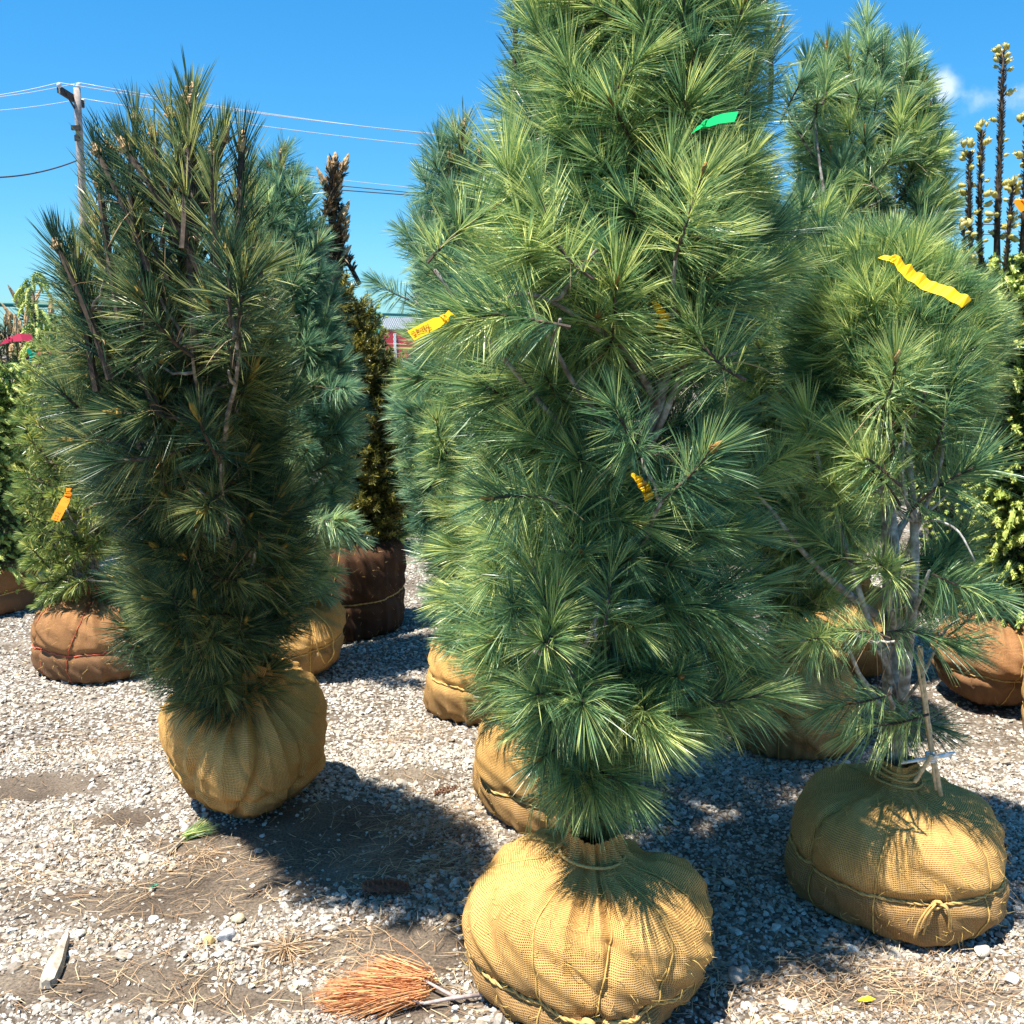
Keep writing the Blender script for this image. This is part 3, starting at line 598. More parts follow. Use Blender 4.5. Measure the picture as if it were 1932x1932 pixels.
    for i in mains:
        t = tips[i]; e = shoot_base(t); rd = (e.xy-trunk_at(e.z).xy).length; ha = max(th[0]+.1*H, min(th[-1], e.z-rd*.75-.05)); c = curve(trunk_at(ha), e, rd*.12)
        groups[i] = Geo(); groups[i].tube([p-b for p in c], np.linspace(trunk_r*.36, .0032*scale, 7), 6)
        nodes += [(p, i) for p in c[2:]]
    NP = np.array([tuple(p) for p, _ in nodes])
    rest = Geo()
    for i, t in enumerate(tips):
        if i in groups: continue
        e = shoot_base(t); d = np.linalg.norm(NP-np.array(e), axis=1)+.8*np.maximum(0, NP[:, 2]-e.z+.02); k = int(np.argmin(d)); a = nodes[k][0]; gk = groups.get(nodes[k][1], rest)
        gk.tube([p-b for p in curve(a, e, .02)], np.linspace(.0045*scale, .0030*scale, 7), 5)
    for gk in groups.values(): gk.build('branch', M[bark_m], root, True)
    if rest.n: tag(rest.build('twigs', M[bark_m], root, True), kind='stuff')
    # the tufts
    for (p, phi, inc, ld, f) in tips:
        key = leader_set if ld else (sets[int(r.integers(len(sets)))] if isinstance(sets, (list, tuple)) else sets)
        ic = min(INC, key=lambda x: abs(x-inc)); ms = SETS[key][ic]; o = bpy.data.objects.new(piece, ms[int(r.integers(len(ms)))]); link(o, root)
        sc = scale*r.uniform(.78, 1.22)*(1 if not ld else .95); o.location = p-b; o.scale = (sc, sc, sc); o.rotation_euler = (r.normal(0, .07), r.normal(0, .07), phi)
        if key in BUD and (r.uniform() < bud_p or ld) and ic < 100:
            q = bpy.data.objects.new('bud', BUD[key]); link(q, o); q.rotation_euler = (0, math.radians(ic), 0); q.scale = (1, 1, r.uniform(.7, 1.3))
    return root

# ------------------------------------------------------------------ the balled trees
def base_at(u, d): return Vector(((u-966)/FPX*(d*CP+1.5*SP), d, 0))
NEARG = 'balled and burlapped trees standing on the gravel'
# A: the big pine in the middle
bA = base_at(1115, 2.27)
rowsA = [(1520, 1090, 1180), (1440, 1010, 1240), (1350, 905, 1370), (1250, 830, 1470), (1150, 800, 1450), (1050, 810, 1440), (950, 830, 1430), (850, 850, 1450), (750, 830, 1440), (650, 800, 1470), (550, 800, 1505),
         (450, 890, 1515), (350, 905, 1500), (250, 930, 1480), (150, 945, 1475), (50, 965, 1480), (-60, 1000, 1460), (-200, 1070, 1400), (-330, 1150, 1300)]
dA = lambda v: 2.40+.05*(1500-v)/1500
T = lambda *q: [P(u, v, d) for u, v, d in q]
trA = T((1135, 1560, 2.40), (1135, 1400, 2.42), (1150, 1200, 2.44), (1185, 1000, 2.40), (1212, 870, 2.34), (1245, 740, 2.30), (1283, 590, 2.28), (1290, 400, 2.34), (1270, 150, 2.44), (1230, -300, 2.5))
stA = [(T((1140, 1480, 2.38), (1105, 1380, 2.24), (1073, 1250, 2.10), (1020, 1180, 2.08), (1012, 1130, 2.10)), .009), (T((1073, 1250, 2.10), (1115, 1205, 2.06), (1135, 1120, 2.10)), .006), (T((1073, 1250, 2.10), (1060, 1150, 2.10), (1075, 1000, 2.15)), .006),
       (T((1200, 900, 2.34), (1255, 780, 2.24), (1290, 690, 2.20), (1330, 560, 2.2)), .010), (T((1160, 640, 2.2), (1030, 560, 2.06), (975, 552, 2.0), (925, 578, 1.98)), .006), (T((1240, 760, 2.28), (1170, 640, 2.2), (1000, 500, 2.12), (975, 400, 2.1)), .009)]
z0 = Vector((0, 0, 0))
def holeAt(u, v, ru, rv, d, ybefore): p = P(u, v, d); k = d/FPX; return (p.x, p.z, ru*k, rv*k, ybefore)
exA = [(P(1400, 1010, 2.25), -.2, 85, False), (P(1410, 1110, 2.3), -.1, 85, False), (P(1395, 1190, 2.28), -.2, 108, False), (P(1420, 920, 2.35), 0, 65, False), (P(1380, 1260, 2.35), 0, 108, False), (P(1360, 1150, 2.2), -.4, 85, False), (P(1080, 1475, 2.16), -PI/2-.6, 108, False), (P(1180, 1480, 2.18), -PI/2+.6, 108, False), (P(1020, 1430, 2.12), -2.2, 85, False), (P(895, 588, 1.97), PI*.98, 85, False), (P(1120, 1490, 2.17), -PI/2-.1, 108, False), (P(1100, 1330, 2.02), -PI/2, 85, False), (P(1240, 1380, 2.1), -.6, 108, False),
       (P(1325, 330, 2.02), -1.0, 25, False), (P(1160, 765, 2.0), -2.2, 45, False), (P(930, 940, 2.0), -2.4, 85, False), (P(1340, 850, 2.0), -.8, 45, False), (P(1010, 1310, 2.05), -2.0, 65, False), (P(1440, 1310, 2.2), -.3, 85, False)]
treeA = make_tree('pine_tree', bA, 'tall broad pine in the front centre, its burlap ball cut by the lower frame edge', 'pine tree', rowsA, dA, 285, 'near', trA, group=NEARG, seed=1, up=(104, 34),
                  trunk_r=.027, stems=stA, holes=[holeAt(1255, 720, 120, 210, 2.2, 2.45), holeAt(1190, 260, 60, 60, 2.2, 2.42), holeAt(1070, 1190, 100, 130, 2.1, 2.4)], extra=exA, bud_p=.45, keep_back=.4, main=22, scale=1.1)
make_ball(treeA, .290, .325, 3, 'bun', nth=420, nt=220, girdle=(.35, .10, PI/2), verts=((-PI/2+.05, .10, .016), (-PI/2-.62, -.08, .010), (-PI/2+.52, .12, .010), (-PI/2+1.08, .08, .009), (PI*.95, .1, .01), (.35, .1, .008), (1.6, .1, .01), (2.5, 0, .01)), rope=.0052, fuzz=1900,
          knot=(-PI/2-.10, 1.15), neck=1.15, rings=1, pleat=.85, bulge=1.25)
# B: pine at right with visible stems
bB = base_at(1684, 2.65)
rowsB = [(1330, 1650, 1750), (1250, 1600, 1800), (1180, 1560, 1820), (1100, 1540, 1860), (1000, 1550, 1890), (900, 1490, 1885), (800, 1475, 1880), (700, 1475, 1905), (620, 1490, 1895), (560, 1510, 1850), (500, 1560, 1790), (450, 1600, 1740)]
trB = T((1688, 1445, 2.70), (1686, 1250, 2.70), (1682, 1080, 2.70), (1672, 870, 2.70), (1660, 700, 2.7), (1655, 500, 2.7))
stB = [(T((1700, 1345, 2.66), (1714, 1220, 2.56), (1726, 1080, 2.50), (1725, 985, 2.48), (1713, 850, 2.50), (1712, 700, 2.52)), .016), (T((1725, 985, 2.48), (1704, 930, 2.44), (1702, 870, 2.44), (1710, 790, 2.44)), .006),
       (T((1725, 985, 2.48), (1755, 940, 2.44), (1778, 870, 2.44), (1785, 780, 2.44)), .0066), (T((1725, 985, 2.48), (1770, 980, 2.38), (1810, 1000, 2.34), (1840, 1060, 2.32)), .0045), (T((1725, 985, 2.48), (1765, 955, 2.42), (1790, 930, 2.40)), .0045),
       (T((1725, 985, 2.48), (1680, 960, 2.42), (1655, 920, 2.40)), .0045),
       (T((1690, 1320, 2.68), (1665, 1230, 2.56), (1640, 1175, 2.52), (1610, 1080, 2.50), (1585, 1000, 2.48), (1560, 930, 2.46), (1540, 850, 2.44)), .010), (T((1700, 1330, 2.64), (1740, 1280, 2.5), (1780, 1190, 2.46), (1810, 1165, 2.45)), .0055),
       (T((1690, 1300, 2.68), (1650, 1210, 2.5), (1600, 1190, 2.36), (1560, 1200, 2.30)), .005)]
exB = [(P(1570, 1200, 2.3), PI, 85, False), (P(1570, 1330, 2.36), PI, 108, False), (P(1770, 1370, 2.6), 0, 108, False), (P(1655, 1060, 2.4), -2.2, 65, False), (P(1580, 930, 2.40), -2.4, 25, False),
       (P(1690, 680, 2.30), -1.6, 45, False), (P(1620, 1370, 2.5), PI, 108, False), (P(1800, 1220, 2.4), -.3, 85, False), (P(1540, 1010, 2.45), 3.0, 65, False)]
treeB = make_tree('pine_tree', bB, 'airy pine at right with bare grey stems, a bamboo stake leaning beside its trunk', 'pine tree', rowsB, 2.7, 240, 'right', trB, group=NEARG, seed=2, up=(100, 40), trunk_r=.038, bark_m='bark_pale',
                  stems=stB, holes=[holeAt(1710, 965, 165, 190, 2.6, 2.98), holeAt(1695, 1240, 120, 220, 2.6, 2.95)], extra=exB, bud_p=.3, keep_back=.5)
make_ball(treeB, .292, .335, 14, 'bun', nth=420, nt=220, girdle=(.43, .03, .3), verts=((-PI/2-.49, .04, .007), (-PI/2+.54, .05, .008), (-PI/2-1.2, .1, .018), (.5, .1, .01), (2.2, .1, .01)), rope=.0046, fuzz=1600, knot=(-PI/2+.02, .95), neck=.86, rings=3, pleat=.55, bulge=.9)
# C: dark pine at left, leaning to the viewer
bC = base_at(468, 3.32)
dC = lambda v: 3.22-1.12*(1400-v)/1250
rowsC = [(1380, 420, 520), (1330, 330, 560), (1250, 250, 565), (1150, 185, 600), (1050, 170, 620), (950, 150, 620), (850, 90, 605), (760, 60, 590), (690, 90, 585), (600, 120, 570), (500, 115, 545), (400, 150, 525), (320, 185, 520), (265, 210, 490), (225, 240, 440), (195, 290, 390)]
trC = [P(480, 1370, 3.26), P(450, 1200, 3.10), P(410, 1000, 2.98), P(380, 800, 2.68), P(350, 600, 2.50), P(345, 400, 2.32), P(345, 180, 2.14)]
exC = [(P(215, 870, 2.350), PI*1.1, 108, False), (P(140, 830, 2.417), PI, 85, False), (P(230, 780, 2.301), PI*1.15, 85, False), (P(395, 575, 2.086), -1.8, 25, False), (P(375, 790, 2.224), -1.7, 45, False), (P(430, 480, 2.026), -1.4, 5, False), (P(460, 520, 2.039), -1.1, 25, False),
       (P(265, 560, 2.151), -2.4, 45, False), (P(388, 960, 2.359), -1.6, 85, False), (P(360, 197, 2.108), 0, 5, True), (P(322, 222, 2.116), PI, 5, True), (P(455, 287, 2.157), 0, 5, True), (P(185, 292, 2.189), PI, 25, True), (P(290, 257, 2.127), PI, 5, True),
       (P(400, 292, 2.039), -1, 5, True), (P(205, 340, 2.211), PI, 25, True), (P(110, 470, 2.303), PI, 25, True), (P(240, 287, 2.137), PI, 25, True), (P(165, 560, 2.331), PI, 25, True)]
treeC = make_tree('pine_tree', bC, 'dark green pine at left leaning forward over its tilted yellow burlap ball', 'pine tree', rowsC, dC, 270, 'left', trC, group=NEARG, seed=3, up=(96, 22), trunk_r=.028, extra=exC, bud_p=.8, leader_top=.17, keep_back=.6, main=22)
make_ball(treeC, .285, .47, 22, 'tall', nth=320, nt=180, tilt=(math.radians(22), -PI/2+.3), girdle=(.45, .0, 0), verts=((-PI/2+.2, .25, .022), (-PI/2+.75, .2, .016), (-PI/2-.4, .2, .012), (.6, .1, .01), (2.6, .1, .01)), rope=0, fuzz=500, neck=1.5, pleat=1.5, rings=0)

# D: second pine straight behind the middle one
bD = base_at(1040, 3.20)
rowsD = [(1230, 800, 1260), (1100, 780, 1280), (950, 790, 1300), (800, 730, 1330), (680, 715, 1350), (560, 790, 1380), (400, 890, 1400), (250, 915, 1410), (100, 935, 1420), (0, 950, 1420), (-100, 1000, 1350), (-220, 1080, 1270)]
trD = T((1020, 1350, 3.2), (1025, 1250, 3.2), (1080, 1000, 3.2), (1140, 700, 3.15), (1185, 400, 3.0), (1195, 200, 2.9), (1200, 0, 2.9), (1200, -150, 2.9))
exD = [(P(975, 15, 3.0), PI, 5, True), (P(1020, 20, 3.0), PI, 5, True), (P(1440, 10, 3.0), 0, 5, True), (P(1470, 60, 3.1), 0, 25, True)]
treeD = make_tree('pine_tree', bD, 'pine close behind the big middle pine, small yellow burlap ball peeking out at its left', 'pine tree', rowsD, 3.2, 210, 'midgreen', trD, group=NEARG, seed=4, up=(98, 28), extra=exD, bud_p=.4, keep_back=.3, leader_set='leader', scale=1.0)
make_ball(treeD, .265, .35, 33, 'bun', nth=240, nt=120, girdle=(.40, .08, PI/2), verts=((-PI/2, .1, .01), (PI*1.05, .1, .01)), rope=.0045, fuzz=500, neck=1.2, pleat=1.6)
# E
bE = base_at(925, 4.1)
rowsE = [(1270, 830, 1000), (1150, 790, 1010), (1000, 770, 1000), (880, 745, 1000), (760, 725, 990), (640, 770, 990), (520, 765, 985), (420, 765, 980), (340, 780, 960), (285, 805, 930), (235, 860, 895)]
trE = T((930, 1300, 4.1), (915, 1100, 4.1), (890, 700, 4.1), (878, 400, 4.1), (876, 255, 4.1))
exE = [(P(875, 240, 4.05), 0, 5, True), (P(850, 300, 4.0), PI, 5, True), (P(905, 290, 4.0), 0, 5, True), (P(800, 330, 4.05), PI, 25, False), (P(765, 440, 4.05), PI, 45, False), (P(715, 535, 3.9), PI, 65, False)]
treeE = make_tree('pine_tree', bE, 'bluish pine left of the big middle pine, its pointed top standing under the power lines', 'pine tree', rowsE, 4.1, 230, 'mid', trE, group=NEARG, seed=5, up=(98, 24), extra=exE, bud_p=.5, keep_back=.3, inset=.06)
make_ball(treeE, .28, .36, 41, 'bun', nth=200, nt=100, verts=((-PI/2, .1, .01), (PI, .1, .01)), girdle=(.45, .05, PI), rope=.0045, fuzz=300, pleat=1.6)
# F
bF = base_at(570, 4.55)
rowsF = [(1120, 520, 650), (1040, 470, 660), (950, 440, 680), (850, 430, 690), (740, 430, 695), (640, 430, 670), (540, 430, 645), (450, 440, 620), (370, 455, 590), (310, 500, 560), (280, 520, 545)]
trF = T((575, 1165, 4.55), (560, 1000, 4.5), (550, 700, 4.5), (540, 450, 4.5), (535, 310, 4.5))
exF = [(P(648, 980, 4.2), -.6, 85, False), (P(665, 1010, 4.2), -.2, 108, False), (P(655, 730, 4.2), -.7, 85, False), (P(530, 290, 4.45), 0, 5, True), (P(495, 380, 4.4), -1, 5, True)]
treeF = make_tree('pine_tree', bF, 'blue-green pine behind the dark left pine, its yellow ball tied with loose twine', 'pine tree', rowsF, 4.5, 220, 'mid', trF, group=NEARG, seed=6, up=(98, 28), extra=exF, bud_p=.4, keep_back=.3, inset=.06)
oF, BF = make_ball(treeF, .262, .38, 52, 'tall', nth=220, nt=120, tilt=(math.radians(10), PI), girdle=(.38, .06, 0), verts=((-PI/2+.5, .1, .014), (-PI/2-.4, .1, .01)), rope=.0045, fuzz=400, pleat=1.1, neck=1.5)
g = Geo()
for th0, w_, h0, h1 in ((-PI/2-.15, .28, .10, .30), (-PI/2+.75, .16, .08, .34)):
    pts = [Vector(BF(np.array(th0+w_*math.cos(a)), np.array(BF.t_at((h0+(h1-h0)*(.5+.5*math.sin(a)))/.38)), .012)) for a in np.linspace(-1.4, 4.5, 26)]
    g.tube(pts, .003, 5)
g.build('twine', M['thin_twine'], oF, True)
# G: yellow-green pine on reddish ball, far left
bG = base_at(190, 4.62)
rowsG = [(1140, 60, 210), (1080, 35, 270), (1000, 25, 290), (900, 15, 300), (800, 10, 290), (720, 30, 270), (640, 70, 250)]
trG = T((190, 1150, 4.62), (170, 1000, 4.6), (165, 700, 4.6))
treeG = make_tree('pine_tree', bG, 'yellow-green short-needled pine at far left on a reddish-brown ball tied with red twine', 'pine tree', rowsG, 4.6, 200, 'yellow', trG, group=NEARG, seed=7, up=(105, 40), bud_p=0, keep_back=.3, inset=.04, min_gap=.065,
                  extra=[(P(120, 1115, 4.4), PI, 108, False), (P(85, 1130, 4.4), PI, 108, False)])
make_ball(treeG, .30, .37, 63, 'bun', 'burlap_brown', nth=240, nt=120, girdle=(.42, .02, 0), verts=((-PI/2, .15, .008), (-PI/2-.8, .1, .012)), rope=.0035, fuzz=600, twine_mat='red_twine', pleat=.8)
# H: spruce at the far left edge
bH = base_at(-40, 5.7)
rowsH = [(1140, -140, 60), (1040, -170, 75), (900, -170, 75), (800, -160, 70), (720, -120, 80), (680, -60, 75)]
trH = T((-40, 1150, 5.7), (-40, 700, 5.7))
treeH = make_tree('spruce_tree', bH, 'spruce with pale green new tips at the left frame edge', 'spruce tree', rowsH, 5.7, 280, ['spruce_bright', 'spruce'], trH, group=NEARG, seed=8, up=(105, 60), piece='spruce_twig', inset=.04, min_gap=.05, keep_back=.1, inner=.15, scale=1.45)
make_ball(treeH, .33, .30, 71, 'drum', 'burlap_brown', nth=160, nt=80, rope=.004, fuzz=200)
# I: dark olive spruce in the middle distance with a brown spike
bI = base_at(650, 5.28)
rowsI = [(1075, 590, 750), (1000, 580, 790), (930, 580, 795), (850, 590, 790), (760, 590, 780), (680, 590, 760), (600, 595, 735), (560, 600, 705), (530, 615, 680)]
trI = T((655, 1070, 5.28), (650, 800, 5.28), (640, 540, 5.28), (630, 420, 5.28), (636, 320, 5.28))
exI = [(P(632+dx, v, 5.25), ph, inc, True) for dx, v, ph, inc in ((0, 315, 0, 5), (-10, 325, PI, 5), (14, 322, 0, 25), (-18, 350, PI, 25), (8, 345, 0, 5), (0, 370, 0, 25), (-6, 400, PI, 5), (10, 420, 0, 25), (-14, 440, PI, 25), (0, 450, 1, 5), (18, 430, 0, 25), (-20, 460, PI, 25), (16, 455, 0, 5), (-12, 480, PI, 5), (10, 490, 0, 45), (0, 500, 1, 25), (2, 530, 2, 25))]
treeI = make_tree('spruce_tree', bI, 'dark olive conifer in the middle distance with a narrow brown spike on top', 'conifer', rowsI, 5.28, 290, 'olive', trI, group=NEARG, seed=9, up=(100, 30), piece='spruce_twig', inset=.05, min_gap=.055, keep_back=.12, inner=.2, extra=exI, leader_set='brown', scale=1.5, bark_m='twig')
make_ball(treeI, .33, .50, 83, 'drum', 'burlap_dark', nth=200, nt=100, rope=.004, fuzz=700, pleat=1.4)
# J: behind the gap between the middle and the right pine
bJ = base_at(1487, 3.76)
rowsJ = [(1260, 1440, 1560), (1160, 1420, 1560), (1050, 1340, 1660), (950, 1320, 1690), (850, 1320, 1700), (750, 1330, 1690), (650, 1340, 1680), (550, 1370, 1650), (450, 1400, 1620), (380, 1440, 1570)]
trJ = T((1470, 1300, 3.76), (1462, 1180, 3.76), (1480, 1000, 3.76), (1500, 700, 3.76), (1510, 400, 3.76))
treeJ = make_tree('pine_tree', bJ, 'shaded pine standing between the middle and right pines, its ball mostly in shadow', 'pine tree', rowsJ, 3.76, 270, 'midgreen', trJ, group=NEARG, seed=10, up=(98, 30), bud_p=.2, keep_back=.3, trunk_r=.03)
make_ball(treeJ, .262, .37, 91, 'bun', 'burlap', nth=220, nt=110, girdle=(.55, .04, PI/2), verts=((-PI/2-.3, .1, .012), (-PI/2+.6, .1, .01)), rope=.004, fuzz=300, neck=1.4, pleat=1.5)
# M: tall pine at the back right
bM = base_at(1612, 4.55)
rowsM = [(1000, 1500, 1700), (850, 1480, 1740), (700, 1480, 1760), (560, 1480, 1780), (450, 1470, 1800), (380, 1475, 1812), (300, 1480, 1800), (220, 1490, 1775), (150, 1520, 1745), (110, 1550, 1720), (75, 1610, 1670)]
trM = T((1612, 1190, 4.55), (1620, 1000, 4.5), (1640, 700, 4.45), (1640, 400, 4.4), (1640, 70, 4.4))
stM = [(T((1640, 520, 4.4), (1585, 470, 4.2), (1560, 400, 4.1), (1545, 300, 4.15), (1530, 160, 4.2)), .009), (T((1630, 520, 4.35), (1600, 450, 4.15), (1592, 350, 4.15)), .007)]
exM = [(P(1636, 45, 4.4), 0, 5, False), (P(1560, 95, 4.3), PI, 5, False), (P(1715, 95, 4.3), 0, 5, False), (P(1600, 110, 4.3), PI, 25, False), (P(1660, 110, 4.3), 0, 25, False), (P(1740, 160, 4.35), 0, 25, False), (P(1640, 85, 4.3), 0, 5, False), (P(1530, 130, 4.3), PI, 25, False)]
treeM = make_tree('pine_tree', bM, 'tall bluish pine at the back right whose pointed top stands against the sky', 'pine tree', rowsM, 4.45, 260, ['mid', 'midgreen'], trM, group=NEARG, seed=11, up=(92, 20), stems=stM, extra=exM, bud_p=.35, keep_back=.35, inset=.07, trunk_r=.028, holes=[holeAt(1600, 420, 30, 50, 4.3, 4.35)])
make_ball(treeM, .24, .42, 97, 'tall', nth=160, nt=90, rope=.004, fuzz=150)
# K: spruce with yellow tips, spikes against the sky
bK = base_at(1868, 4.2)
rowsK = [(1235, 1850, 1980), (1150, 1830, 2000), (1000, 1835, 2020), (850, 1830, 2020), (700, 1815, 2020), (600, 1790, 2010), (540, 1785, 2000), (490, 1810, 1990)]
trK = T((1862, 1250, 4.2), (1880, 1000, 4.2), (1885, 700, 4.2), (1880, 450, 4.2), (1888, 250, 4.2), (1893, 95, 4.2))
stK = [(T((1882, 620, 4.2), (1850, 520, 4.12), (1848, 400, 4.1), (1852, 245, 4.1)), .013), (T((1885, 620, 4.2), (1835, 520, 4.1), (1828, 400, 4.05), (1830, 285, 4.05)), .011), (T((1885, 640, 4.2), (1925, 520, 4.1), (1932, 400, 4.1), (1938, 230, 4.1)), .013),
       (T((1860, 640, 4.15), (1825, 560, 4.05), (1818, 430, 4.0)), .008), (T((1885, 600, 4.15), (1900, 480, 4.05), (1910, 350, 4.05)), .011)]
treeK = make_tree('spruce_tree', bK, 'spruce at the right edge covered in pale yellow tips with a bare spike top', 'spruce tree', rowsK, 4.2, 290, ['spruce_bright', 'spruce_bright', 'spruce'], trK, group=NEARG, seed=12, up=(95, 60), stems=stK, piece='spruce_twig', inset=.03, min_gap=.045, keep_back=.08, inner=.12, scale=1.45, trunk_r=.03, bark_m='twig')
make_ball(treeK, .25, .40, 101, 'tall', 'burlap_brown', nth=180, nt=90, rope=.004, fuzz=200)
def spike_coat(root, paths, seed):                        # rough short needles and buds along the bare spikes
    r = np.random.default_rng(seed); b = root.location; g = Geo(); budm = []
    for path, rad in paths:
        L = [Vector(p) for p in path]
        for i in range(len(L)-1):
            seg = L[i+1]-L[i]; d = seg.normalized(); n = int(seg.length*1100)
            u = d.cross(Vector((.3, .5, .8))).normalized(); v = d.cross(u)
            for k in range(n):
                s = r.uniform(); ps = r.uniform(0, 6.28); o = u*math.cos(ps)+v*math.sin(ps); needle(g, L[i]+seg*s+o*rad*.5-b, (d*.8+o*.75).normalized(), .016, 0, .0035, float(r.uniform(.1, .9)), 0, (.6, 1))
            for k in range(max(1, int(seg.length*34))):
                s = r.uniform(); ps = r.uniform(0, 6.28); budm.append((L[i]+seg*s+(u*math.cos(ps)+v*math.sin(ps))*rad*1.1, (u*math.cos(ps)+v*math.sin(ps)+Vector((0, 0, .3))).normalized()))
        for k in range(5): budm.append((L[-1]+Vector(r.normal(0, .012, 3)), Vector((r.normal(0, .6), r.normal(0, .6), 1)).normalized()))
    tag(g.build('spike_needles', M['brown_needle'], root), kind='stuff')
    me = spike_bud
    for p, d in budm[:290]:
        o = link(bpy.data.objects.new('bud', me), root); o.location = p-b; o.rotation_euler = d.to_track_quat('Z', 'Y').to_euler(); s = r.uniform(.6, 1.25); o.scale = (s, s, s)
def spike_bud_mesh():
    g = Geo(); r = np.random.default_rng(4); g.tube([(0, 0, 0), (0, 0, .010), (.003, 0, .022), (.007, 0, .032)], [.004, .0095, .010, .003], 7, 0, True, .5)
    for i in range(22):
        a = r.uniform(0, 6.28); z = r.uniform(.004, .03); needle(g, (math.cos(a)*.006, math.sin(a)*.006, z), Vector((math.cos(a)*.7, math.sin(a)*.7, .7)), .010, 0, .004, float(r.uniform(.2, .9)), 0, (.6, 1))
    return g.mesh('bud', [M['tip_yellow']], True)
spike_bud = spike_bud_mesh()
spike_coat(treeK, [([P(1880, 450, 4.2), P(1888, 250, 4.2), P(1893, 95, 4.2)], .014)]+[([q for q in s[0][1:]], s[1]) for s in stK], 5)
# L: spruce just off the right edge
bL = base_at(2085, 3.6)
rowsL = [(1260, 1990, 2180), (1000, 1950, 2200), (800, 1945, 2200), (600, 1960, 2180), (450, 2010, 2130)]
treeL = make_tree('spruce_tree', bL, 'tree cut off by the right frame edge, only its burlap ball showing', 'spruce tree', rowsL, 3.6, 120, 'spruce_tips', T((2085, 1350, 3.6), (2085, 480, 3.6)), group=NEARG, seed=13, up=(110, 60), piece='spruce_twig', inset=.03, min_gap=.07, scale=1.2)
make_ball(treeL, .295, .38, 111, 'bun', nth=200, nt=100, verts=((PI, .1, .01),), rope=.005, fuzz=300)

# small nursery plants far left and in the gap
def small_pine(u, v_top, d, h, n, label, seed, sets='small', rw=.22):
    top = P(u, v_top, d); b = Vector((top.x, d, 0)); zt = top.z; rows = []
    root = None
    k = d/FPX
    E = [(zt-h, .7), (zt-h*.6, 1), (zt-h*.3, .85), (zt, .25)]
    def vrow(z): r_ = Vector((0, d, z-CAM_H)); c = (r_.y*CP-r_.z*SP); y = (r_.y*SP+r_.z*CP)/c; return 966-y*FPX
    rows = []
    for z, q in E:
        v = vrow(z); w = rw*q/(d*CP)*FPX; rows.append((v, u-w, u+w))
    sp_ = sets.startswith('spruce')
    return make_tree('pine_tree' if not sp_ else 'spruce_tree', b, label, 'pine tree' if not sp_ else 'spruce tree', rows, d, n, sets, [Vector((b.x, d, .02)), Vector((b.x, d, zt*.6)), Vector((b.x, d, zt))], group='small conifers in the far rows', seed=seed, up=(60, 8),
                     inset=.02, min_gap=.05, keep_back=.4, bud_p=.9, main=6, scale=1.3, trunk_r=.02, piece='needle_tuft' if not sp_ else 'spruce_twig')
small_pine(8, 600, 6.6, 1.0, 80, 'small pine with tan candles cut by the left frame edge below the fence rail', 21)
small_pine(48, 578, 7.4, 1.0, 80, 'small pine with a single pink-brown candle left of the staked weeping spruce', 22)
small_pine(92, 580, 7.0, 1.0, 80, 'small pine with brown candles right of the staked weeping spruce', 23)
small_pine(128, 610, 7.8, 1.1, 80, 'small pine half hidden behind the left dark pine near the fence rail', 24)
small_pine(712, 640, 9.5, 1.3, 80, 'small dark conifer in the far gap left of the red trailer', 25, 'olive' if False else 'small')
small_pine(700, 560, 9.0, 1.6, 110, 'blue spruce top showing beside the brown spiked conifer', 26, 'spruce')
small_pine(745, 655, 8.6, 1.2, 90, 'yellowish small pine in front of the red trailer', 27, 'yellow')
small_pine(790, 690, 8.0, 1.2, 90, 'small blue-green pine in the far gap right of the red trailer', 28, 'mid')
small_pine(1790, 470, 6.5, 1.9, 150, 'narrow spruce behind the right pine at the sky gap', 29, 'spruce')
small_pine(1800, 620, 5.6, 1.2, 110, 'low spruce filling the gap left of the spiked spruce', 30, 'spruce')
small_pine(150, 700, 6.2, 1.2, 120, 'yellow-green pine low behind the left dark pine', 31, 'yellow')
small_pine(20, 690, 6.4, 1.1, 120, 'pale tipped spruce under the pink ribbons at far left', 32, 'spruce')

for u_, vt_, d_, n_, st_, lb_, rw_ in ((-40, 640, 7.4, 130, 'small', 'far small pine at the very left frame edge under the fence', .3), (40, 700, 7.0, 130, 'spruce_bright', 'pale tipped spruce low between the left edge spruce and the yellow-green pine', .3),
        (120, 690, 7.6, 130, 'mid', 'bluish small pine in the row behind the yellow-green pine', .3), (735, 700, 7.2, 150, 'spruce_bright', 'bright yellow-green spruce right of the olive conifer in the middle distance', .26), (755, 790, 8.4, 110, 'yellow', 'low yellow-green conifer at the far end of the gravel path', .24),
        (700, 620, 11.0, 90, 'small', 'dark narrow conifer far behind the olive conifer', .25), (815, 660, 9.0, 130, 'mid', 'bluish pine far behind, seen at the right side of the gravel path', .3), (600, 480, 8.0, 130, 'mid', 'pine top in the row behind the blue-green pine', .3),
        (1420, 640, 7.0, 140, 'midgreen', 'pine deep in the gap between the middle and right pines', .35), (1550, 700, 8.0, 130, 'mid', 'farther pine deep between the right pine stems', .35), (1780, 560, 7.5, 140, 'mid', 'pine in the far row right of the tall bluish pine', .3), (1830, 640, 8.2, 130, 'spruce_bright', 'pale spruce in the far row left of the spiked spruce', .3)):
    if d_ < 9: pass
    small_pine(u_, vt_, d_, min(1.5, P(u_, vt_, d_).z-.1), n_, lb_, int(u_)+300, st_ if st_ != 'spruce_bright' else 'spruce_bright', rw_)

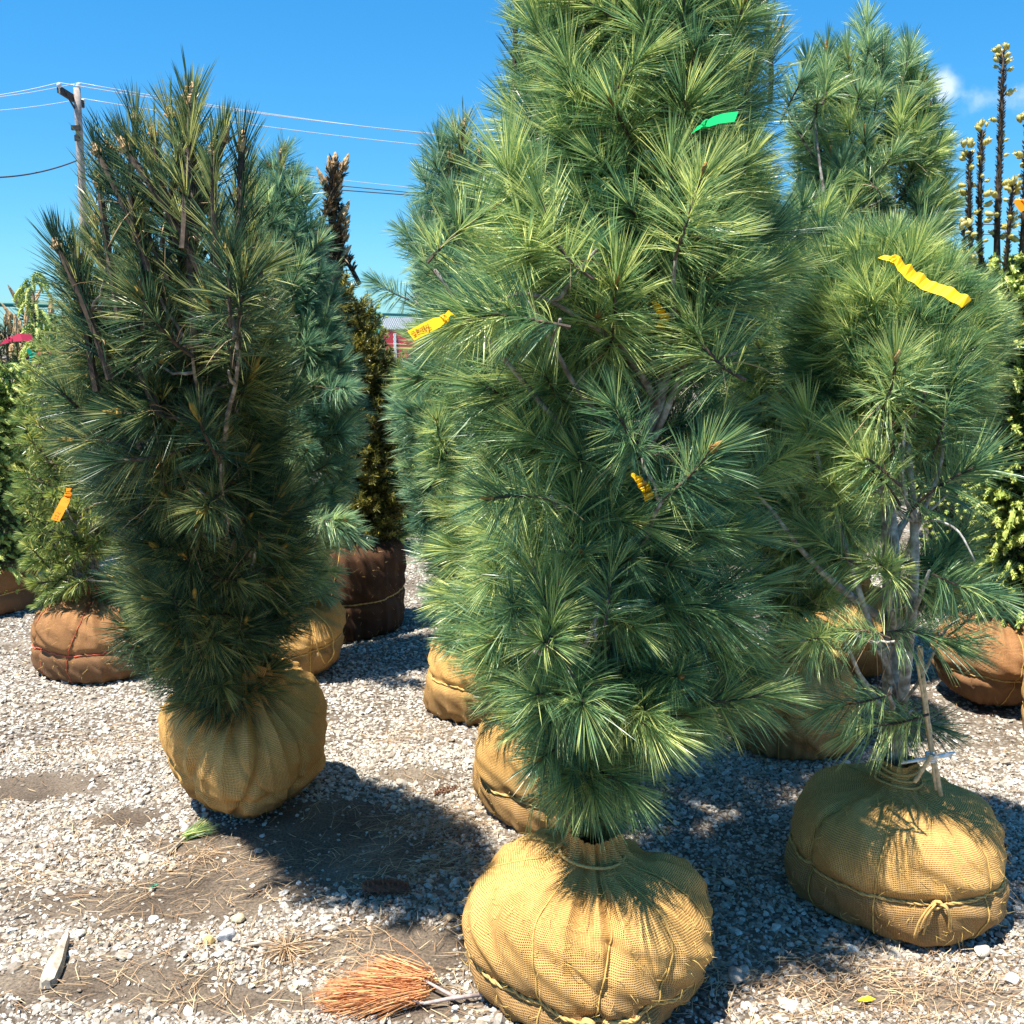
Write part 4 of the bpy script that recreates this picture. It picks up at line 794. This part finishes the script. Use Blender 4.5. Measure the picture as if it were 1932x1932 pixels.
# weeping spruce on a bamboo stake
def weeping(u, v0, v1, d, label, seed, stake=True):
    r = np.random.default_rng(seed); top = P(u, v0, d); b = Vector((top.x, d, 0)); root = empty('weeping_spruce', b, label, 'spruce tree', 'staked weeping spruces')
    g = Geo(); g.tube([(0, 0, 0), (.01, 0, top.z*.5), (0, 0, top.z-.08)], [.014, .011, .008], 7); g.build('trunk', M['twig'], root, True)
    zb = P(u, v1, d).z
    for i in range(46):
        z = zb+(top.z-zb)*i/45; a = r.uniform(0, 6.28); L = r.uniform(.06, .13); g = Geo()
        pts = [Vector((math.cos(a)*L*t, math.sin(a)*L*t, z+.05*math.sin(t*2.2)-.10*t*t)) for t in np.linspace(0, 1, 7)]
        g.tube(pts, [.004, .004, .005, .007, .008, .008, .004], 6, 0, True, .5)
        for k in range(70):
            t = r.uniform(.2, 1); j = int(t*6); p = pts[j].lerp(pts[min(6, j+1)], t*6-j); dn = Vector(r.normal(size=3)).normalized(); needle(g, p, dn, .020, 0, .005, float(r.uniform(.2, .8)), 0 if t > .55 else 1, (.6, 1))
        g.build('weeping_shoot', [M['tip'], M['spruce']], root)
    return root, b, top
wr, wb, wt = weeping(60, 522, 690, 6.0, 'weeping spruce with curled pale shoots tied to a stake at far left', 41)
w2, wb2, wt2 = weeping(100, 600, 690, 6.1, 'second lower weeping spruce with pale shoots right of the taller staked one', 42)
def stake(b, h, label, r0=.012, top=None, name='bamboo_stake'):
    o = empty(name, b, label, 'stake'); g = Geo(); top = top or Vector((0, 0, h)); n = 30; pts = [top*(i/n) for i in range(n+1)]
    g.tube(pts, [r0*(1.25 if i % 6 == 0 else 1)*(1-.15*i/n) for i in range(n+1)], 8); g.build('cane', M['bamboo'], o, True); return o
M['bamboo'] = plain('bamboo', (.62, .45, .25), .5, .4, .35, 60)
stake(wb+Vector((.035, -.02, 0)), 1.5, 'pale bamboo stake beside the tall weeping spruce at far left')
stake(wb2+Vector((.03, -.02, 0)), 1.45, 'pale bamboo stake beside the lower weeping spruce at far left')

# ------------------------------------------------------------------ bamboo canes by the right pine
def cane(name, pts, r0, label, ties=True):
    b = pts[0]; o = empty(name, b, label, 'stake'); g = Geo(); n = 24; q = []
    for i in range(n+1):
        f = i/n*(len(pts)-1); k = min(int(f), len(pts)-2); q.append(pts[k].lerp(pts[k+1], f-k)-b)
    g.tube(q, [r0*(1.22 if i % 7 == 3 else 1) for i in range(n+1)], 9); g.build('cane', M['bamboo'], o, True); return o
cane('bamboo_stake', T((1774, 1500, 2.58), (1755, 1400, 2.56), (1742, 1300, 2.52), (1735, 1220, 2.5)), .0075, 'thick bamboo stake leaning up beside the trunk of the right pine')
cane('bamboo_stake', T((1765, 1490, 2.56), (1752, 1380, 2.53), (1730, 1250, 2.47)), .0035, 'thin cane alongside the thick bamboo stake at the right pine')
M['white_tape'] = plain('white_tape', (.78, .76, .72), .5, .4, .15, 40)
M['whitewood'] = plain('split_cane', (.70, .58, .46), .6, .3, .2, 60)
g = Geo(); c0 = P(1756, 1428, 2.53)
for (u0, v0, u1, v1) in ((1700, 1440, 1756, 1430), (1756, 1430, 1800, 1420), (1756, 1430, 1795, 1426)):
    a, c = P(u0, v0, 2.52), P(u1, v1, 2.52); m_ = (a+c)/2+Vector((0, -.01, .006)); g.tube([a-c0, m_-c0, c-c0], [.004, .005, .003], 5)
for k in range(3): g.tube([Vector((math.cos(a)*.012, math.sin(a)*.012-.0, .006*k-.006+.003*math.sin(a))) for a in np.linspace(0, 2*PI, 13)], .0035, 5)
tp_ = g.build('tape_tie', M['white_tape'], None, True); tp_.location = c0; tag(tp_, 'white tape knotted round the bamboo stake above the right burlap ball', 'tape')
cane('bamboo_stake', T((1726, 1475, 2.52), (1742, 1450, 2.51), (1757, 1425, 2.50)), .0055, 'short whitish cane slanting from the right ball up to the tape knot')

# ------------------------------------------------------------------ ribbons and tags
def ribbon(name, pts, width, m, label, cat='ribbon', marks=0, parent=None, cren=0., normal=None):
    b = pts[0]; o = empty(name, b, label, cat) if marks else None; g = Geo(); V = []; F = []; n = 24; tot = (pts[-1]-pts[0]); t = tot.normalized(); nm = normal or Vector((0, -1, .35)).normalized(); sd = t.cross(nm).normalized(); nm2 = sd.cross(t).normalized()
    for i in range(n+1):
        f = i/n*(len(pts)-1); k = min(int(f), len(pts)-2); p = pts[k].lerp(pts[k+1], f-k)-b
        wob = nm2*(math.sin(f*9)*.004*cren+math.sin(i*1.7)*.004*cren); w = width*(.5+.5*min(1, i/5)); V += [p-sd*w/2+wob, p+sd*w/2+wob*.4, p-sd*w/2+wob+nm2*.0006, p+sd*w/2+wob*.4+nm2*.0006]
    for i in range(n):
        a = 4*i; F += [(a, a+1, a+5, a+4), (a+2, a+6, a+7, a+3), (a, a+4, a+6, a+2), (a+1, a+3, a+7, a+5)]
    F += [(0, 2, 3, 1), (4*n, 4*n+1, 4*n+3, 4*n+2)]
    g.add(V, F)
    kr = width*.33
    for a_ in range(3):
        ax1 = (t*math.cos(a_)+nm2*math.sin(a_)); g.tube([ax1*math.cos(w_)*kr*.6+sd*math.sin(w_)*kr+t*(a_-1)*kr*.4 for w_ in np.linspace(0, 2*PI, 11)], kr*.32, 5)
    g.strip([Vector((0, 0, 0)), -t*width*.8+sd*width*.3, -t*width*1.5+sd*width*.1+Vector((0, 0, -width*.5))], width*.5, 0, .5, side=sd)
    if not marks:
        q = g.build(name, m); q.location = b; return tag(q, label, cat)
    g.build('strip', m, o)
    g = Geo(); r = np.random.default_rng(2); side = nm2 if nm2.y < 0 else -nm2
    for row in (-1, 1):
        for k in range(marks):
            c = t*(tot.length*(.93-.52*k/marks))+sd*row*width*.14+side*.0022
            for j in range(3):
                aa = c+sd*r.uniform(-.12, .12)*width+t*r.uniform(-.003, .003); bb = c+sd*r.uniform(-.14, .14)*width+t*r.uniform(-.003, .003); g.strip([aa, (aa+bb)/2+t*.001, bb+(bb-aa)*.01+Vector((0, 0, .0003))], .0016, 0, .5, side=t)
    g.build('print_marks', M['tag_ink'], o); return o
M['tag_ink'] = plain('tag_ink', (.22, .07, .01), .6)
M['tag_yellow'] = plain('yellow_vinyl', (.80, .46, .01), .6, .2)
M['tag_orange'] = plain('orange_vinyl', (.80, .22, .005), .65, .15)
M['rib_yellow'] = plain('yellow_ribbon', (.80, .48, .01), .6, .2, .12, 30)
M['rib_green'] = plain('green_ribbon', (.0, .40, .10), .6, .2)
M['rib_pink'] = plain('pink_ribbon', (.42, .03, .07), .6, .2)
M['rib_teal'] = plain('teal_tie', (.0, .30, .18), .5, .4)
ribbon('plant_tag', [P(838, 602, 1.90), P(805, 618, 1.88), P(775, 634, 1.86)], .022, M['tag_yellow'], 'yellow tag with dark print hanging below the long left branch of the middle pine', 'tag', marks=9)
ribbon('plant_tag', [P(128, 935, 2.42), P(118, 955, 2.40), P(104, 982, 2.38)], .022, M['tag_orange'], 'orange tag with dark print at the left side of the dark left pine', 'tag', marks=5)
ribbon('ribbon', [P(1330, 234, 1.98), P(1360, 224, 1.95), P(1390, 220, 1.92)], .022, M['rib_green'], 'bright green ribbon near the top right of the middle pine')
ribbon('ribbon', [P(1688, 490, 2.34), P(1715, 515, 2.30), P(1752, 540, 2.27), P(1785, 550, 2.25), P(1824, 572, 2.22)], .030, M['rib_yellow'], 'long crinkled yellow ribbon across the top of the right pine', cren=1.2)
ribbon('ribbon', [P(1634, 850, 2.55), P(1628, 890, 2.54), P(1632, 925, 2.54)], .012, M['rib_green'], 'narrow dark green ribbon hanging in the gap of the right pine')
ribbon('ribbon', [P(1240, 580, 2.16), P(1255, 600, 2.14), P(1246, 618, 2.14)], .02, M['rib_yellow'], 'small yellow ribbon knot on the middle pine beside its bare stem', cren=2)
ribbon('ribbon', [P(1205, 905, 2.1), P(1220, 925, 2.08), P(1225, 942, 2.08)], .02, M['rib_yellow'], 'crumpled yellow ribbon under the bare stem of the middle pine', cren=2)
ribbon('ribbon', [P(1932, 385, 4.0), P(1918, 390, 3.96)], .05, M['tag_orange'], 'orange ribbon scrap on the spiked spruce at the right frame edge')
ribbon('ribbon', [P(20, 641, 5.8), P(40, 636, 5.8), P(62, 638, 5.85), P(62, 640, 5.9)], .045, M['rib_pink'], 'dark pink ribbon flying left from the taller bamboo stake at far left')
ribbon('ribbon', [P(64, 668, 5.85), P(80, 662, 5.85), P(100, 660, 5.9)], .035, M['rib_pink'], 'pink ribbon strung between the two bamboo stakes at far left')
ribbon('ribbon', [P(62, 672, 5.8), P(66, 684, 5.8)], .05, M['rib_teal'], 'teal tie near the foot of the taller stake at far left')

# ------------------------------------------------------------------ things lying on the ground
def on(u, v, dz=0): p = G(u, v); p.z = float(relief(np.array(p.x), np.array(p.y)))+dz; return p
M['deadwood'] = plain('dead_wood', (.42, .36, .28), .85, .2, .45, 40)
def stick():
    a, c = on(88, 1872, .014), on(128, 1780, .022); g = Geo(); n = 14; r = np.random.default_rng(6); o = empty('wood_stick', a, 'flat bleached wood splinter lying on the gravel at lower left', 'stick')
    V = []; F = []; d = (c-a).normalized(); s = Vector((d.y, -d.x, 0))
    for i in range(n+1):
        f = i/n; p = (c-a)*f; w = (.018+.006*math.sin(f*5))*(1 if 0 < i < n else .6)*(1-.25*f); h = .010
        V += [p-s*w+Vector((0, 0, -h)), p+s*w+Vector((0, 0, -h)), p+s*w*.8+Vector((0, 0, h+r.normal(0, .001))), p+Vector((0, 0, h*1.3+r.normal(0, .0015))), p-s*w*.85+Vector((0, 0, h*.8))]
    for i in range(n):
        for j in range(5): F.append((5*i+j, 5*i+(j+1) % 5, 5*i+5+(j+1) % 5, 5*i+5+j))
    F += [(4, 3, 2, 1, 0), tuple(5*n+j for j in range(5))]
    g.add(V, F); me = g.build('splinter', M['deadwood'], o)
stick()
def rock(u, v, r0, col, label, seed, sq=(1, .8, .7)):
    import bmesh
    bm = bmesh.new(); bmesh.ops.create_icosphere(bm, subdivisions=3, radius=1); r = np.random.default_rng(seed); pl = [(Vector(r.normal(size=3)).normalized(), r.uniform(.62, .88)) for _ in range(11)]
    for vt in bm.verts:
        for n, d in pl:
            k = vt.co.dot(n)-d
            if k > 0: vt.co -= n*k
        vt.co = Vector((vt.co.x*sq[0], vt.co.y*sq[1], vt.co.z*sq[2]))*r0
    me = bpy.data.meshes.new('rock'); bm.to_mesh(me); bm.free(); me.materials.append(plain('rock_'+str(seed), col, .85, .2, .3, 60))
    o = link(bpy.data.objects.new('rock', me)); o.location = on(u, v, r0*sq[2]*.55); o.rotation_euler = (.1, .1, seed); tag(o, label, 'rock')
rock(427, 1772, .028, (.40, .40, .41), 'grey angular rock, the largest stone in the lower left gravel', 1)
rock(395, 1778, .020, (.52, .36, .15), 'yellowish stone left of the grey angular rock', 2)
rock(448, 1738, .022, (.55, .47, .30), 'cream stone just above the grey angular rock', 3)
rock(1852, 1795, .026, (.50, .43, .34), 'pinkish tan rock in front of the right burlap ball', 4)
rock(1388, 1852, .03, (.36, .31, .26), 'tan rock beside the right edge of the front burlap ball', 5)
rock(290, 1735, .016, (.60, .58, .55), 'white pebble standing out on the dark soil at lower left', 6)
rock(1910, 1850, .022, (.56, .55, .52), 'pale stone at the right frame edge below the right ball', 7)

def burst(u, v, label, m, n, L, seed, dirs=(0, 2*PI), stem=None, name='needle_bundle', rise=.5, rad=.01):
    r = np.random.default_rng(seed); c = on(u, v, .012); o = empty(name, c, label, 'dead needles'); g = Geo()
    for i in range(n):
        a = r.uniform(*dirs); e = abs(r.normal(0, .35))*rise; d = Vector((math.cos(a), math.sin(a), e)).normalized(); needle(g, Vector(r.normal(0, rad, 3))*Vector((1, 1, 0)).length*.4, d, L*r.uniform(.6, 1.1), .3*e, .0019, float(r.uniform(.1, 1)), 0)
    g.build('needles', m, o)
    if stem:
        g = Geo(); g.tube([Vector(s)-c for s in stem], np.linspace(.005, .0035, len(stem)), 6); g.build('stem', M['deadwood'], o, True)
    return o
burst(540, 1800, 'star-shaped bundle of dry golden needles on the gravel at lower centre left', M['straw'], 150, .075, 5, stem=[on(470, 1790, .01), on(505, 1790, .016), on(540, 1800, .014)])
burst(350, 1580, 'green broken pine sprig lying in front of the left ball', M['pine'], 130, .11, 6, dirs=(.3, 1.3), name='pine_sprig', stem=[on(315, 1612, .01), on(350, 1580, .012), on(385, 1550, .012)])
M['green_scrap'] = plain('green_scrap', (.08, .35, .22), .6)
def scrap():
    c = on(290, 1672, .01); g = Geo(); r = np.random.default_rng(9)
    for i in range(14): d = Vector(r.normal(0, 1, 3)); d.z = abs(d.z)*.4; d.normalize(); g.strip([(0, 0, 0), d*.012, d*.024+Vector((0, 0, -.004))], .004)
    o = g.build('plastic_scrap', M['green_scrap']); o.location = c; tag(o, 'small frayed green plastic scrap on bare soil at lower left', 'scrap')
scrap()
def dead_branch():
    c = on(905, 1893, .02); o = empty('dead_branch', c, 'dead pine branch with orange needles lying left of the front ball', 'dead branch'); r = np.random.default_rng(12)
    stems = [[on(905, 1893, .02), on(850, 1900, .02), on(800, 1912, .018), on(760, 1905, .025)], [on(860, 1898, .02), on(830, 1885, .024), on(795, 1868, .03)], [on(905, 1893, .02), on(960, 1885, .02)]]
    g = Geo()
    for s in stems: g.tube([p-c for p in s], np.linspace(.0055, .003, len(s)), 7)
    g.build('stem', plain('dead_stem', (.42, .33, .30), .8, .2, .3, 80), o, True)
    g = Geo()
    for (u, v, a0, n, sp_, L) in ((800, 1868, 168, 300, 11, .16), (780, 1880, 190, 260, 9, .18), (765, 1905, 183, 340, 9, .19), (740, 1890, 178, 260, 10, .15), (770, 1862, 160, 120, 16, .11), (700, 1900, 188, 200, 9, .13), (790, 1900, 196, 180, 8, .15)):
        for i in range(n):
            p = on(u+r.normal(0, 12), v+r.normal(0, 5), r.uniform(.01, .05))-c; a = math.radians(a0+r.normal(0, sp_)); d = Vector((math.cos(a), math.sin(a), r.normal(.05, .12))).normalized()
            needle(g, p, d, L*r.uniform(.6, 1.1), .10, .0019, float(np.clip(r.normal(.5, .25), 0, 1)), 0)
    g.build('needles', M['orange_straw'], o)
dead_branch()
M['cone'] = plain('cone_scale', (.20, .10, .06), .7, .3, .3, 90)
def cone(u, v, L, R, rot, label, seed):
    c = on(u, v, R*.8); o = empty('pine_cone', c, label, 'pine cone'); o.rotation_euler = (0, 0, rot); g = Geo(); r = np.random.default_rng(seed)
    g.tube([(-L/2, 0, 0), (0, 0, 0), (L/2, 0, 0)], [R*.4, R*.5, R*.2], 6); g.build('core', M['cone'], o)
    g = Geo(); sc = Geo()
    sc.add([(0, -.004, 0), (0, .004, 0), (.010, -.007, .006), (.010, .007, .006), (.018, 0, .009), (.012, 0, .0095)], [(0, 1, 3, 2), (2, 3, 4), (0, 2, 5), (2, 4, 5), (4, 3, 5), (3, 1, 5), (1, 0, 5)]); me = sc.mesh('scale', [M['cone']])
    n = 62
    for i in range(n):
        f = i/n; a = i*2.4; x = -L/2+L*f; rr_ = R*math.sin(PI*(.15+.8*f))**.6
        q = link(bpy.data.objects.new('cone_scale', me), o); q.location = (x, math.cos(a)*rr_*.5, math.sin(a)*rr_*.5)
        d = Vector((-.55, math.cos(a), math.sin(a))).normalized(); q.rotation_euler = d.to_track_quat('X', 'Z').to_euler(); k = R/.022*(.8+.2*math.sin(PI*f)); q.scale = (k, k, k)
cone(730, 1690, .13, .024, .0, 'dark open pine cone lying in the shadow of the left pine', 1)
cone(842, 1492, .085, .012, .5, 'slim closed pine cone on the gravel right of the left pine shadow', 2)
M['leaf'] = plain('yellow_leaf', (.80, .55, .02), .5)
def leaf(u, v, s, a, label):
    g = Geo(); g.add([(0, 0, 0), (.3, .22, .05), (.7, .2, .08), (1, 0, .02), (.7, -.2, .1), (.3, -.22, .06), (.5, 0, .0)], [(0, 6, 1), (1, 6, 2), (2, 6, 3), (3, 6, 4), (4, 6, 5), (5, 6, 0)]); o = g.build('leaf', M['leaf']); o.location = on(u, v, .016); o.scale = (s, s, s); o.rotation_euler = (0, 0, a); tag(o, label, 'leaf')
leaf(1618, 1897, .045, .1, 'bright yellow leaf on the gravel below the right ball')

# ------------------------------------------------------------------ utility pole, wires, fence, trailer
M['pole'] = plain('weathered_pole', (.36, .31, .27), .85, .2, .3, 8)
M['crossarm'] = plain('dark_crossarm', (.05, .045, .045), .8, .2, .3, 10)
M['insulator'] = plain('insulator', (.55, .60, .62), .2, .6)
M['wire_light'] = plain('bare_wire', (.55, .58, .62), .3, .6)
M['wire_dark'] = plain('dark_cable', (.06, .07, .09), .6, .3)
dP = 38.0
ptop = P(145, 166, dP); bp_ = Vector((P(157, 520, dP).x+.05, dP, 0))
pole = empty('utility_pole', bp_, 'weathered wooden utility pole with a dark crossarm behind the left pine', 'utility pole')
g = Geo(); q = [Vector((0, 0, 0)).lerp(ptop-bp_, f) for f in np.linspace(0, 1, 12)]; g.tube(q, np.linspace(.17, .12, 12), 14); g.build('pole', M['pole'], pole, True)
aL, aR = P(110, 168, dP-1.2), P(157, 197, dP+.9); g = Geo(); d = aR-aL
rotm = d.to_track_quat('X', 'Z').to_matrix(); g.box((aL+aR)/2-bp_, (d.length, .10, .24), 0, rotm); g.build('crossarm', M['crossarm'], pole)
g = Geo(); g.tube([P(122, 172, dP-.8)-bp_, P(143, 208, dP)-bp_], .035, 6); g.build('brace', M['crossarm'], pole)
for (u, v, dd) in ((111, 160, dP-1.2), (148, 160, dP), (156, 190, dP+.9)):
    g = Geo(); c = P(u, v, dd)-bp_; g.tube([c+Vector((0, 0, -.28)), c+Vector((0, 0, -.1)), c+Vector((0, 0, -.08)), c+Vector((0, 0, .02)), c+Vector((0, 0, .06))], [.025, .025, .075, .085, .04], 8); g.build('insulator', M['insulator'], pole, True)
g = Geo(); c = P(147, 243, dP)-bp_+Vector((0, -.18, 0)); g.box(c, (.30, .12, .16)); g.box(c+Vector((.02, 0, -.35)), (.16, .10, .2)); g.build('bracket', M['crossarm'], pole)
def wire(a, c, sag, r0, m, label):
    n = 40; pts = [a.lerp(c, i/n)-Vector((0, 0, 4*sag*(i/n)*(1-i/n))) for i in range(n+1)]; g = Geo(); g.tube([p-a for p in pts], r0, 5); o = g.build('power_line', M[m], None, True); o.location = a; tag(o, label, 'power line', 'overhead lines at the utility pole')
i1, i2, i3 = P(111, 156, dP-1.2), P(148, 156, dP), P(156, 186, dP+.9)
wire(i1, P(-250, 188, dP-4), .25, .014, 'wire_light', 'upper pale power line running left from the near crossarm insulator')
wire(i2, P(-250, 190, dP-3), .25, .011, 'wire_light', 'second pale power line running left from the pole top')
wire(i3, P(-250, 208, dP-2), .25, .011, 'wire_light', 'lower pale power line running left below the crossarm')
wire(i1, P(1650, 275, dP+14), .9, .017, 'wire_light', 'topmost pale power line running right over the left pine')
wire(i2, P(1650, 285, dP+15), .9, .016, 'wire_light', 'pale power line running right just under the topmost one')
wire(i3, P(1650, 300, dP+16), .9, .016, 'wire_light', 'lowest of the three pale power lines running right')
wire(P(145, 303, dP), P(-200, 308, dP-6), .5, .028, 'wire_dark', 'dark sagging cable running left from halfway up the pole')
wire(P(150, 280, dP), P(2100, 440, dP+14), .6, .012, 'wire_light', 'thin pale wire low in the sky gap right of the left pine')
wire(P(150, 318, dP), P(2100, 428, dP+14), .4, .022, 'wire_dark', 'thin dark cable crossing behind the brown spiked conifer')
wire(P(150, 300, dP), P(2100, 452, dP+16), .4, .018, 'wire_dark', 'dark cable in the sky gap left of the spiked spruce')

M['fence_green'] = plain('green_vinyl_fence', (.01, .16, .15), .5, .4)
fa, fb = P(-260, 566, 9.5), P(1000, 601, 24); fb.z = fa.z = 1.86
fence = empty('chain_link_fence', Vector((fa.x, fa.y, 0)), 'green chain-link fence with round top rail far behind the trees', 'fence'); f0 = Vector((fa.x, fa.y, 0))
g = Geo(); g.tube([fa-f0, fb-f0], .024, 8); g.build('top_rail', M['fence_green'], fence, True)
dv = (fb-fa); Lf = dv.length; dn_ = dv.normalized()
for k in range(8):
    p = fa+dv*(k/7+.003); g = Geo(); g.tube([Vector((p.x, p.y, 0))-f0, Vector((p.x, p.y, 1.90))-f0], .032, 8); g.build('fence_post', M['fence_green'], fence, True)
g = Geo(); hh_ = 1.8; step = .075
for k in range(int(Lf/step)+24):
    s0 = k*step-hh_
    for sg in (1, -1):
        a0 = s0 if sg > 0 else s0+hh_; a1 = s0+hh_ if sg > 0 else s0
        A = fa+dn_*a0; A.z = .04; Bp = fa+dn_*a1; Bp.z = 1.84
        if min(a0, a1) < 0 or max(a0, a1) > Lf: continue
        g.tube([A-f0, Bp-f0], .0028, 3, 0, False)
tag(g.build('wire_mesh', M['fence_green'], fence), kind='stuff')

def trailer():
    d = 27.0; c = P(728, 620, d); b = Vector((c.x, d, 0)); o = empty('trailer', b, 'red and white trailer parked beyond the green fence', 'trailer')
    red = plain('red_paint', (.55, .015, .03), .35, .5, .1, 3); wh = plain('white_panel', (.72, .74, .76), .4, .4)
    g = Geo(); g.box((.6, 0, 1.05), (3.0, 2.0, 1.1)); g.build('body', red, o)
    g = Geo(); g.box((.6, 0, 1.75), (3.05, 2.05, .28)); g.build('roof', wh, o)
    g = Geo(); g.box((.35, -1.02, 1.0), (.07, .05, 1.0)); g.build('trim_strip', wh, o)
    tyre = plain('tyre', (.03, .03, .03), .8)
    for x in (-.4, 1.5):
        g = Geo(); g.tube([(x, -1.03, .36), (x, -.8, .36)], .36, 18); w = g.build('wheel', tyre, o); g = Geo(); g.tube([(x, -1.06, .36), (x, -1.034, .36)], .17, 14); g.build('rim', wh, w)
trailer()
